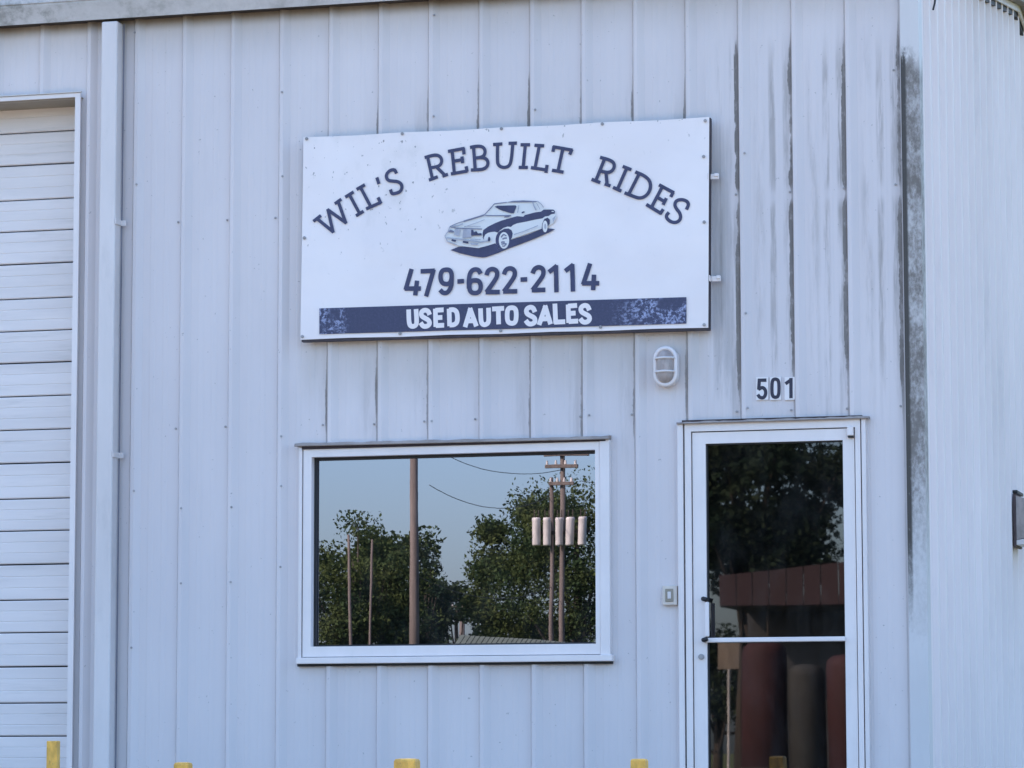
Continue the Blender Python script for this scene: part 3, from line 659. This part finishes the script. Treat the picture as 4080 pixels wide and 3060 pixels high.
poly([(822, 700), (832, 652), (900, 602), (1000, 552), (1100, 512), (1250, 468), (1330, 447), (1420, 455), (1445, 430), (1600, 390), (1680, 380), (1720, 350), (1860, 350), (1887, 375), (1880, 410), (1830, 420), (1790, 445), (1740, 452), (1700, 480), (1600, 497), (1450, 530), (1330, 552), (1270, 577), (1240, 605), (1190, 600), (1130, 620), (1080, 655), (1045, 690), (1000, 675), (950, 680), (900, 692), (860, 720), (842, 760), (832, 790)], mnavy)
poly([(1050, 720), (1080, 670), (1140, 632), (1205, 628), (1248, 655), (1265, 700), (1255, 760), (1225, 800), (1100, 800)], mdark)
ell(1125, 800, 112, 148, mnavy); ell(1137, 803, 76, 122, mlight)
for a, b in (((1095, 760), (1135, 715)), ((1115, 785), (1180, 770)), ((1095, 835), (1150, 830)), ((1100, 860), (1175, 855))): line([a, ((a[0] + b[0]) / 2, (a[1] + b[1]) / 2 - 6), b], mmid, 22)
line([(1110, 885), (1140, 890), (1175, 855)], mmid, 16); line([(1135, 715), (1175, 740)], mmid, 16)
poly([(1700, 560), (1730, 490), (1780, 470), (1812, 500), (1810, 560), (1780, 600), (1770, 660), (1690, 650)], mdark)
ell(1742, 600, 37, 86, mlight); ell(1745, 600, 14, 40, mgrey)
poly([(1003, 310), (1040, 295), (1310, 290), (1322, 310), (1282, 408), (1240, 405), (1120, 370), (1060, 345)], mnavy)
poly([(1170, 248), (1260, 226), (1420, 217), (1640, 229), (1600, 243), (1300, 247)], mmid)
line([(850, 432), (1000, 268), (1180, 246)], mmid, 12); line([(545, 526), (700, 480), (850, 432)], mmid, 22); line([(865, 440), (1050, 442), (1245, 440)], mmid, 14)
poly([(1140, 470), (1150, 446), (1245, 442), (1210, 465)], mmid)
line([(1560, 238), (1580, 300), (1612, 362)], mgrey, 18); line([(1640, 235), (1690, 275), (1722, 322)], mgrey, 10); line([(1360, 290), (1340, 400)], mgrey, 10); line([(1620, 260), (1670, 350)], mgrey, 8)
poly([(545, 640), (660, 640), (665, 765), (530, 770)], mgrey); poly([(420, 640), (500, 640), (485, 745), (410, 725)], mgrey)
line([(350, 605), (440, 625), (560, 630), (820, 640)], mmid, 14); line([(350, 600), (460, 552), (545, 526)], mmid, 10); line([(380, 595), (470, 590), (540, 560)], mgrey, 14); line([(345, 605), (330, 660), (275, 740), (310, 820), (450, 870)], mgrey, 12)
line([(560, 610), (760, 540), (860, 500)], mgrey, 8); line([(560, 600), (800, 600)], mgrey, 8)
poly([(660, 652), (692, 652), (700, 690), (735, 670), (760, 705), (812, 700), (818, 735), (662, 735)], mdark); poly([(325, 670), (360, 650), (410, 670), (405, 690), (330, 690)], mmid)
line([(650, 790), (800, 795)], mgrey, 10); line([(300, 770), (470, 785), (800, 832), (915, 808)], mgrey, 18); line([(830, 760), (850, 790)], mmid, 10)
line([(375, 800), (438, 818)], mdark, 28); line([(540, 828), (622, 840)], mdark, 28); poly([(650, 840), (770, 850), (755, 878), (660, 870)], mgrey); ell(926, 790, 19, 36, mdark)
line([(1290, 722), (1450, 670), (1645, 590)], mgrey, 12); line([(1405, 402), (1446, 388)], mdark, 22); line([(1860, 500), (1900, 450), (1870, 530)], mgrey, 18); line([(1845, 382), (1880, 385)], mlight, 12)
PIC = mnavy.build('car_picture', M['navy'], SG, fix=False); PIC['label'] = 'printed picture of a two-tone coupe'
for nm, mb_, mt in (('body_print', mbody, 'inkbody'), ('grey_print', mgrey, 'inkgrey'), ('shade_print', mmid, 'inkmid'), ('rim_print', mlight, 'inkbody'), ('dark_print', mdark, 'navy')): mb_.build(nm, M[mt], PIC, fix=False)['kind'] = 'stuff'
# screws and tie clips of the sign
scr = [(1222, 553), (1603, 533), (1998, 513), (2400, 494), (2810, 481), (1205, 1341), (1594, 1329), (1995, 1318), (2393, 1303), (1213, 948), (2804, 624), (2806, 885), (2806, 1294)]
me = None
for u, v in scr:
    p = P(u, v, -.083)
    if me is None:
        o = MB().cyl((0, 0), .0095, -.005, 0, 10).cyl((0, 0), .0055, -.008, -.0055, 8).build('screw', M['steel'], SG, loc=p); me = o.data
    else: o = obj('screw', me, None, SG, loc=p)
for u, v in ((2850, 703), (2858, 1110)):
    p = P(u, v, -.05); MB().box(p.x - .034, p.x + .022, -.060, -.052, p.z - .017, p.z + .014, .003).box(p.x - .004, p.x + .022, -.068, -.061, p.z - .004, p.z + .016, .003).box(p.x - .040, p.x - .034, -.085, -.052, p.z - .018, p.z + .016, .002).build('tie_clip', M['white'], SG)

# ------------------------------------------------------------------ small things on the wall
CN = crop(2500, 1350, 2.212, -.012)
HN = thing('house_number', 'black house number 501 above the entrance door', 'house number', P(2990, 1590, -.012)); 
def digit(st):
    mb = MB()
    for i, s_ in enumerate(st):
        pts = CN(smooth(list(s_[1:]), s_[0] == 'o') if s_[0] in 'oc' else list(s_[1:])); stroke_mesh(mb, pts, .019, -.012 - i * .0002, s_[0] == 'o', .002)
    return mb.build('digit', M['numeral'], HN, fix=False)
M['numeral'] = simple('black_numeral', (.03, .028, .05), .45, .15)
M['plate'] = simple('white_number_tile', (.78, .73, .71), .4, .05)
for a_, b_ in ((1134, 1240), (1256, 1352), (1384, 1474)):
    q = CN([(a_, 338), (b_, 334), (b_, 536), (a_, 540)]); MB().add([(a, -.0105, b) for a, b in q] + [(a, -.002, b) for a, b in q], [(0, 1, 2, 3), (7, 6, 5, 4), (0, 4, 5, 1), (1, 5, 6, 2), (2, 6, 7, 3), (3, 7, 4, 0)]).build('number_tile', M['plate'], HN)
digit([['l', (1222, 364), (1162, 365), (1157, 445)], ['c', (1155, 445), (1190, 425), (1217, 450), (1219, 490), (1200, 522), (1165, 517), (1150, 493)]])
digit([['o', (1302, 352), (1276, 365), (1272, 435), (1276, 505), (1305, 518), (1332, 505), (1337, 435), (1332, 365)]])
digit([['l', (1441, 348), (1441, 520)], ['l', (1446, 358), (1395, 395)]])
# bulkhead light
bc = P(2653, 1461, -.05); LT = thing('bulkhead_light', 'oval white bulkhead light with a barred lens under the sign', 'wall light', (bc.x, -.035, bc.z))
def stad(hw, hh, y, n=10):
    r = hw; L_ = hh - hw
    return [(bc.x + r * math.cos(math.pi * k / n), y, bc.z + L_ + r * math.sin(math.pi * k / n)) for k in range(n + 1)] + [(bc.x - r * math.cos(math.pi * k / n), y, bc.z - L_ - r * math.sin(math.pi * k / n)) for k in range(n + 1)]
a, b = stad(.068, .114, 0), stad(.060, .106, -.055); n = len(a)
MB().add([(p[0], -.004, p[2]) for p in a] + [(p[0], -.050, p[2]) for p in b], [(i, (i + 1) % n, n + (i + 1) % n, n + i) for i in range(n)] + [tuple(range(n))[::-1], tuple(range(n, 2 * n))]).build('base', M['white'], LT)
MB().tube(stad(.058, .104, -.060), .0125, 8, closed=True).build('ring', M['white'], LT, True)
rings = [stad(.052, .098, -.052), stad(.046, .092, -.075), stad(.034, .078, -.092), stad(.014, .05, -.100)]
MB().add([p for r_ in rings for p in r_], [(k * n + i, k * n + (i + 1) % n, (k + 1) * n + (i + 1) % n, (k + 1) * n + i) for k in range(3) for i in range(n)] + [tuple(range(3 * n, 4 * n))]).build('lens', M['lens'], LT, True)
for dz in (.046, -.030): MB().tube([(bc.x - .058, -.062, bc.z + dz), (bc.x - .044, -.088, bc.z + dz), (bc.x, -.108, bc.z + dz), (bc.x + .044, -.088, bc.z + dz), (bc.x + .058, -.062, bc.z + dz)], .0065, 8).build('guard_bar', M['spout'], LT, True)
# key switch box beside the door
kb = P(2670, 2372, -.03); KB = thing('switch_box', 'small white square switch box left of the entrance door', 'switch', (kb.x, -.002, kb.z))
MB().box(kb.x - .043, kb.x + .040, -.036, -.002, kb.z - .055, kb.z + .054, .004).build('cover', M['cream'], KB)
MB().box(kb.x - .026, kb.x + .020, -.041, -.037, kb.z - .036, kb.z + .036, .002).build('plate', M['beige'], KB)
MB().box(kb.x - .012, kb.x + .008, -.046, -.042, kb.z - .020, kb.z + .020, .002).build('rocker', M['spout'], KB)
# wall pack on the side wall, cut by the picture edge
wp = PS(4046, 2060, XC); z1, z0 = PS(4040, 1968, XC).z, PS(4040, 2178, XC).z
WP = thing('wall_pack_light', 'dusty wall pack light on the right side wall at picture edge', 'wall light', (XC, wp.y, z0))
MB().box(XC - .004, XC + .016, wp.y - .10, wp.y + .20, z0, z1, .003).build('backplate', M['rust'], WP)
MB().box(XC - .004, XC + .030, wp.y - .11, wp.y + .21, z1 + .001, z1 + .022, .003).build('top_cap', M['black'], WP)
MB().extrude([(XC + .017, z0 + .045), (XC + .13, z0 + .075), (XC + .13, z1 - .05), (XC + .017, z1 - .015)], 'y', wp.y - .095, wp.y + .195).build('lens', M['lens'], WP)
MB().extrude([(XC + .017, z0 + .012), (XC + .15, z0 + .03), (XC + .15, z0 + .070), (XC + .017, z0 + .042)], 'y', wp.y - .10, wp.y + .20).build('lower_housing', M['white'], WP)
# loose wire end high on the side wall
p0, p1, p2 = PS(3727, -8, XC + .012), PS(3724, 14, XC + .016), PS(3718, 38, XC + .012)
tag(MB().tube([p0 + Vector((0, 0, .5)), p0, p1, p2], .006, 6).build('loose_wire', M['wire']), 'short dark loose wire hanging at the top of the side wall', 'wire')

# ------------------------------------------------------------------ yellow posts
def post(u0, u1, v, Y, ch, rot, label):
    a, b = P(u0, v, Y), P(u1, v, Y); w = (b.x - a.x) / (math.cos(rot) + abs(math.sin(rot))) / 2; cxx = (a.x + b.x) / 2; zt = a.z; zb = gz(Y) - .3
    mb = MB(); r = [(-w, -w), (w, -w), (w, w), (-w, w)]
    def rr(s): return [(cxx + (x_ * math.cos(rot) - y_ * math.sin(rot)) * s, Y + (x_ * math.sin(rot) + y_ * math.cos(rot)) * s) for x_, y_ in r]
    lv = [(1, zb), (1, zt - ch), (1 - .35 * ch / w, zt - ch * .25), (.55, zt)]
    vs_ = [(x_, y_, z_) for s, z_ in lv for x_, y_ in rr(s)]
    fs = [(4 * k + i, 4 * k + (i + 1) % 4, 4 * k + 4 + (i + 1) % 4, 4 * k + 4 + i) for k in range(3) for i in range(4)] + [(12, 13, 14, 15)]
    mb.add(vs_, fs); o = mb.build('yellow_post', M['yellow'])
    for v_ in o.data.vertices: v_.co = Vector((v_.co.x - cxx, v_.co.y - Y, v_.co.z - gz(Y)))
    o.location = (cxx, Y, gz(Y)); tag(o, label, 'bollard', 'yellow posts in front of the building')
post(191, 235, 2952, -3.2, .003, .12, 'narrow yellow post in front of the overhead door, tallest of the four')
post(701, 759, 3037, -3.6, .012, .05, 'yellow post between the downspout and the window, lowest of the four')
post(1577, 1667, 3022, -4.2, .013, .08, 'thickest yellow post, below the middle of the window')
post(2517, 2578, 3023, -3.7, .010, .04, 'yellow post just left of the entrance door')

# ------------------------------------------------------------------ across the street (seen mirrored in the panes)
def leaf_mat(name, a, b):
    m, nt, out = newmat(name); oi = nt.nodes.new('ShaderNodeNewGeometry')
    n = noise(nt, oi.outputs['Position'], .9, 3); c = mixc(nt, n.ss(.35, .65), a, b)
    d = nt.nodes.new('ShaderNodeBsdfDiffuse'); nt.links.new(c, d.inputs[0]); t = nt.nodes.new('ShaderNodeBsdfTranslucent'); nt.links.new(c, t.inputs[0])
    mx = nt.nodes.new('ShaderNodeMixShader'); mx.inputs[0].default_value = .3; nt.links.new(d.outputs[0], mx.inputs[1]); nt.links.new(t.outputs[0], mx.inputs[2]); nt.links.new(mx.outputs[0], out.inputs[0]); return m
M['leaf'] = leaf_mat('oak_leaves', (.030, .052, .024), (.070, .092, .034)); M['leaf2'] = leaf_mat('dark_leaves', (.018, .033, .022), (.040, .056, .032))
def tree(cen, rad, label, nclump=46, nleaf=200, leaf=.15, seed=0, mat='leaf', lobes=(), group='trees across the street'):
    rng = np.random.default_rng(seed); base = Vector((cen.x, cen.y, gz(cen.y)))
    t = thing('broadleaf_tree', label, 'tree', base, group)
    C_ = []
    for _ in range(nclump):
        d = rng.normal(size=3); d /= np.linalg.norm(d); r = rng.uniform(.35, 1.0) ** .6
        C_.append((np.array(cen) + d * r * np.array(rad), rng.uniform(.55, 1.0) * .30 * (rad[0] + rad[2]) / 2))
    for lc, lr, nn in lobes:
        for _ in range(nn):
            d = rng.normal(size=3); d /= np.linalg.norm(d); C_.append((np.array(lc) + d * rng.uniform(0, 1) * np.array(lr), -lr[0] * .85))
    V = []
    nfull = nleaf
    for cc, cr in C_:
        nleaf = nfull if cr > 0 else int(nfull * .45); cr = abs(cr)
        if rng.random() < .25: nleaf = int(nleaf * .5)
        q = np.clip(rng.normal(size=(nleaf, 3)), -1.7, 1.7) * cr * .56 * np.array([1, 1, .75]) + cc
        e1 = rng.normal(size=(nleaf, 3)); e1 /= np.linalg.norm(e1, axis=1)[:, None]; e2 = np.cross(e1, rng.normal(size=(nleaf, 3))); e2 /= np.linalg.norm(e2, axis=1)[:, None]
        s = rng.uniform(.3, 1.1, size=(nleaf, 1)) * leaf
        V.append(np.stack([q - e1 * s, q + e2 * s * .55, q + e1 * s, q - e2 * s * .55], 1))
    V = np.concatenate(V).reshape(-1, 3); me = bpy.data.meshes.new('crown'); nq = len(V) // 4
    me.vertices.add(len(V)); me.vertices.foreach_set('co', V.ravel()); me.loops.add(nq * 4); me.loops.foreach_set('vertex_index', np.arange(nq * 4)); me.polygons.add(nq); me.polygons.foreach_set('loop_start', np.arange(0, nq * 4, 4)); me.polygons.foreach_set('loop_total', np.full(nq, 4)); me.update()
    obj('crown', me, M[mat], t)
    mb = MB(); h = cen.z - base.z; tr = max(.12, rad[0] * .07)
    mb.tube([base - Vector((0, 0, .2)), base + Vector((.1, 0, h * .5)), Vector(cen) + Vector((0, 0, rad[2] * .5))], [tr * 1.3, tr, tr * .3], 9)
    for cc, cr in C_[:12]:
        s = base + Vector((.1, 0, h * (.45 + .3 * rng.random()))); e = Vector(cc); mb.tube([s, (s + e) / 2 + Vector((0, 0, -.15)), e], [tr * .45, tr * .28, tr * .1], 6)
    mb.build('trunk', M['barkdark'], t, True); return t
V3 = Vector
def RFs(u, v, Yr): return RF(u, v, Yr)
tree(RF(1400, 2380, 100), (2.7, 2.4, 2.75), 'round sunlit tree left of the tall utility pole across the street', 80, 430, .10, 1)
tree(RF(1660, 2440, 112), (1.1, 1.6, 2.5), 'narrow dark tree behind the tall utility pole across the street', 40, 330, .10, 2, 'leaf2')
tree(RF(2300, 2270, 104), (3.5, 3.0, 3.9), 'big tree behind the transformer poles across the street', 100, 430, .10, 3, 'leaf', [(RF(1965, 2120, 104), (.55, .6, .75), 12), (RF(1925, 2270, 104), (.7, .6, .8), 12), (RF(1900, 2400, 104), (.7, .6, .6), 9), (RF(2020, 2220, 104), (.9, .7, .7), 10), (RF(2100, 2040, 104), (.7, .7, .5), 8), (RF(1990, 2480, 104), (.9, .8, .7), 10)])
tree(RF(1815, 2480, 140), (2.2, 1.4, 2.0), 'low bushy tree in the gap between two larger ones', 34, 190, .16, 4, 'leaf2')
tree(RF(2080, 2600, 128), (2.4, 1.2, 1.6), 'low spreading tree behind the green roofed shed', 30, 150, .17, 8, 'leaf2')
tree(RF(1560, 2330, 240), (4.2, 3, 6.6), 'tall distant tree rising behind the round sunlit tree', 40, 170, .3, 5, 'leaf')
tree(RF(2950, 1960, 52), (2.6, 2.2, 2.05), 'dark spreading tree beside the red building across the street', 95, 420, .10, 6, 'leaf2', [(RF(3230, 2080, 52), (.5, .5, .35), 5), (RF(3120, 2190, 52), (.45, .4, .22), 5), (RF(2960, 2260, 52), (.7, .5, .25), 7), (RF(3300, 1930, 52), (.3, .3, .6), 5)])
tree(RF(2845, 2720, 58), (1.1, .9, 1.5), 'dark rounded shrub at the left end of the red building', 26, 260, .09, 11, 'leaf2')
# utility poles
def pole(u, v_top, Yr, r, label, lean=0.0, arms=()):
    b = RF(u, 2600, Yr); top = RF(u, v_top, Yr); base = Vector((b.x, b.y, gz(b.y))); tp = Vector((b.x + lean, b.y, top.z))
    t = thing('utility_pole', label, 'utility pole', base, 'utility poles across the street')
    MB().tube([base - Vector((0, 0, .3)), (base + tp) / 2, tp], [r * 1.12, r, r * .82], 12).build('shaft', M['bark'], t, True)
    for (va, du0, du1) in arms:
        z = RF(u, va, Yr).z; x0, x1 = RF(u + du0, va, Yr).x, RF(u + du1, va, Yr).x
        ar = MB().box(x0, x1, b.y + r * .9, b.y + r * .9 + .10, z - .06, z + .06, .008).build('crossarm', M['bark'], t)
        mb = MB(); nI = 4
        for k in range(nI): mb.tube([(x0 + .08 + (x1 - x0 - .16) * k / (nI - 1), b.y + r + .05, z + .06), (x0 + .08 + (x1 - x0 - .16) * k / (nI - 1), b.y + r + .05, z + .20)], [.05, .03], 8)
        mb.build('insulators', M['can'], ar)
    return t, tp, b
pA, tA, bA = pole(1648, 1560, 80, .15, 'tall utility pole standing alone across the street', 0.0, [(1600, -110, 110)])
pB1, tB1, bB1 = pole(2203, 1905, 92, .085, 'shorter pole on the left of the transformer bank', -.05)
pB2, tB2, bB2 = pole(2243, 1700, 92, .10, 'taller pole on the right of the transformer bank', .0, [(1815, -75, 105), (1862, -70, 60), (1930, -55, 45)])
pC, tC, bC = pole(1838, 2385, 150, .16, 'small distant utility pole above the green roof', 0.0, [(2420, -70, 30)])
pD, tD, bD = pole(1406, 2130, 94, .055, 'slim leaning pole before the round sunlit tree', -.25)
pE, tE, bE = pole(1462, 2150, 94, .05, 'slim upright pole beside the leaning one', .1)
for k, u in enumerate((2142, 2186, 2238, 2282, 2330)):
    p = RF(u, 2170, 92); y_ = p.y + .32; z_ = p.z; lab = ('leftmost', 'second from left', 'in the middle', 'second from right', 'rightmost')[k]
    t = thing('transformer', 'pale grey pole transformer, %s of the bank' % lab, 'transformer', (p.x, y_, z_), 'transformers on the pole bank')
    MB().tube([(p.x, y_, z_), (p.x, y_, z_ + .04), (p.x, y_, z_ + .82), (p.x, y_, z_ + .88), (p.x, y_, z_ + .93)], [.135, .145, .145, .155, .13], 16).build('tank', M['can'], t, True)
    MB().box(p.x - .05, p.x + .05, y_ - .30, y_ - .13, z_ + .30, z_ + .52, .01).build('mounting_bracket', M['barkdark'], t)
    for dx in (-.07, .08): MB().tube([(p.x + dx, y_, z_ + .9), (p.x + dx, y_, z_ + 1.0), (p.x + dx, y_, z_ + 1.18)], [.03, .018, .02], 8).build('bushing', M['barkdark'], t, True)
p0 = RF(2125, 2120, 92); p1 = RF(2355, 2120, 92)
tag(MB().box(p0.x, p1.x, p0.y + .10, p0.y + .16, p0.z - .06, p0.z + .06, .01).build('hanger_beam', M['barkdark']), 'dark timber beam the transformers hang from between two poles', 'beam')
for k, (a, b, lab) in enumerate(((tA, tB2, 'upper power line'), (tA + V3((0, 0, -.9)), tB2 + V3((0, 0, -1.0)), 'middle power line'), (tA + V3((0, 0, -5.2)), tB1 + V3((0, 0, -3.2)), 'lowest power line'), (tB2 + V3((.6, 0, -1.4)), tB2 + V3((14, -6, -1.2)), 'right-hand power line'), (tA + V3((.5, 0, -2.4)), tB2 + V3((-.5, 0, -1.9)), 'second lowest power line'))):
    pts = [a.lerp(b, i / 16) + V3((0, 0, -.55 * 4 * (i / 16) * (1 - i / 16) - .5)) for i in range(17)]
    tag(MB().tube(pts, .012, 5).build('power_line', M['wire']), lab + (' sagging between the tall pole and transformer bank' if b.x < tB2.x + 1 else ' running on from the transformer bank'), 'cable', 'power lines')
# green roofed shed
M['greenroof'] = simple('green_grey_roof_metal', (.085, .105, .085), .6, .15, 2); M['shedwall'] = simple('grey_shed_wall', (.22, .22, .21), .7, .15, 2)
a, b = RF(1755, 2525, 86), RF(2230, 2560, 86); sx0, sx1 = a.x, b.x; sy = -86
SH = thing('shed', 'low shed with a ribbed green roof across the street', 'building', ((sx0 + sx1) / 2, sy, gz(sy)))
MB().box(sx0 + .2, sx1 - .2, sy - 5, sy, gz(sy), b.z - .9).build('wall', M['shedwall'], SH)
zr = a.z
nr = 24
for k in range(nr):
    x0 = sx0 + (sx1 - sx0) * k / nr; x1 = sx0 + (sx1 - sx0) * (k + 1) / nr - .02; zz0 = zr + (b.z - zr) * k / nr
    MB().add([(x0, sy + .4, b.z - .95), (x1, sy + .4, b.z - .95), (x1, sy - 2.2, zz0), (x0, sy - 2.2, zz0), (x0, sy + .4, b.z - .91), (x1, sy + .4, b.z - .91), (x1, sy - 2.2, zz0 + .04), (x0, sy - 2.2, zz0 + .04)],
             [(0, 1, 2, 3), (4, 7, 6, 5), (0, 4, 5, 1), (1, 5, 6, 2), (2, 6, 7, 3), (3, 7, 4, 0)]).build('roof_panel', M['greenroof'], SH)
# red building opposite the door
M['redmetal'] = simple('dark_red_siding', (.024, .008, .011), .6, .25, 2, stretch=(1, 1, .2)); M['redpost'] = simple('faded_red_paint', (.040, .013, .015), .8, .2, 3)
M['porchgrey'] = simple('grey_shop_front', (.032, .034, .037), .5, .4, 3)
ry = 42.0
A, B = RF(2860, 2295, ry), RF(3430, 2232, ry); C0 = RF(2860, 2415, ry)
RB = thing('red_building', 'low dark red metal building with a porch across the street', 'building', ((A.x + B.x) / 2, -ry, gz(-ry)))
n = 16; x0, x1 = A.x, A.x + 5.2
for k in range(n):
    xa, xb = x0 + (x1 - x0) * k / n, x0 + (x1 - x0) * (k + 1) / n - .018; za = A.z + (B.z - A.z) * (xa - A.x) / (B.x - A.x); zb2 = A.z + (B.z - A.z) * (xb - A.x) / (B.x - A.x)
    y0 = -ry
    MB().add([(xa, y0, C0.z), (xb, y0, C0.z), (xb, y0, zb2), (xa, y0, za), (xa, y0 - .05, C0.z), (xb, y0 - .05, C0.z), (xb, y0 - .05, zb2), (xa, y0 - .05, za)],
             [(0, 1, 2, 3), (7, 6, 5, 4), (0, 4, 5, 1), (1, 5, 6, 2), (2, 6, 7, 3), (3, 7, 4, 0)]).build('fascia_panel', M['redmetal'], RB)
MB().box(x0, x1, -ry - 2.6, -ry - .06, C0.z - .02, C0.z + .04).build('porch_ceiling', M['barkdark'], RB)
MB().box(x0, x1, -ry - 8, -ry - 2.6, gz(-ry), C0.z + .3).build('wall', M['porchgrey'], RB)
M['greytank'] = simple('dull_grey_tank', (.036, .038, .037), .8, .4, 3)
for nm, u0, u1, v_, mt, lab in (('storage_tank', 2955, 3135, 2560, 'redpost', 'dark red round-topped tank under the left end of the red porch'), ('storage_tank', 3142, 3290, 2650, 'greytank', 'dull grey round-topped tank between the two red ones'), ('storage_tank', 3298, 3480, 2610, 'redpost', 'dark red round-topped tank at the right under the red porch')):
    a, b = RF(u0, v_, ry - 1.2), RF(u1, v_, ry - 1.2); rr_ = (b.x - a.x) / 2; xm = (a.x + b.x) / 2; ym = a.y; g0 = gz(ym)
    tk = thing(nm, lab, 'tank', (xm, ym, g0), 'tanks in front of the red building')
    MB().tube([(xm, ym, g0), (xm, ym, a.z - .22), (xm, ym, a.z - .10), (xm, ym, a.z - .03), (xm, ym, a.z)], [rr_, rr_, rr_ * .94, rr_ * .72, rr_ * .3], 24).build('shell', M[mt], tk, True)
    MB().tube([(xm + math.cos(t) * (rr_ + .01), ym + math.sin(t) * (rr_ + .01), g0 + 1.3) for t in [k * math.pi / 12 for k in range(24)]], .025, 6, closed=True).build('hoop', M['barkdark'], tk)
for u in (2952, 3062):
    a = RF(u, 2700, ry + .3); MB().tube([(a.x, a.y, gz(-ry)), (a.x, a.y, C0.z)], .02, 8).build('porch_post', M['barkdark'], RB)
a = RF(2905, 2610, 36); 
M['tanwall2'] = simple('weathered_board', (.16, .13, .10), .7, .25, 9)
YS = thing('yard_sign', 'beige board sign on a pale post before the red building', 'sign', (a.x, a.y, gz(a.y)))
MB().box(a.x - .19, a.x + .17, a.y, a.y + .03, a.z - .24, a.z + .24, .005).build('board', M['tanwall2'], YS)
MB().tube([(a.x, a.y + .05, gz(a.y)), (a.x, a.y + .05, a.z - .24)], .022, 8).build('post', M['can'], YS)
# pale building just showing past the gable, with a tan lean-to roof
M['tanwall'] = simple('tan_metal_wall', (.30, .265, .235), .6, .1, 2); M['palewall'] = simple('pale_metal_wall', (.50, .48, .50), .6, .2, 3)
t2 = P(4047, 47, 30.0)
TB = thing('far_building', 'pale metal building with a tan lean-to showing behind the gable at top right', 'building', (t2.x + 6, 37, -.12))
MB().box(t2.x, t2.x + 14, 30, 33, -.12, t2.z - .10).build('lean_to_wall', M['tanwall'], TB)
MB().box(t2.x - .1, t2.x + 14.1, 29.8, 33.0, t2.z - .09, t2.z).build('lean_to_roof', M['tan'], TB)
MB().box(t2.x - 2.5, t2.x + 14, 33.02, 44, -.12, t2.z + 1.6).build('wall', M['palewall'], TB)
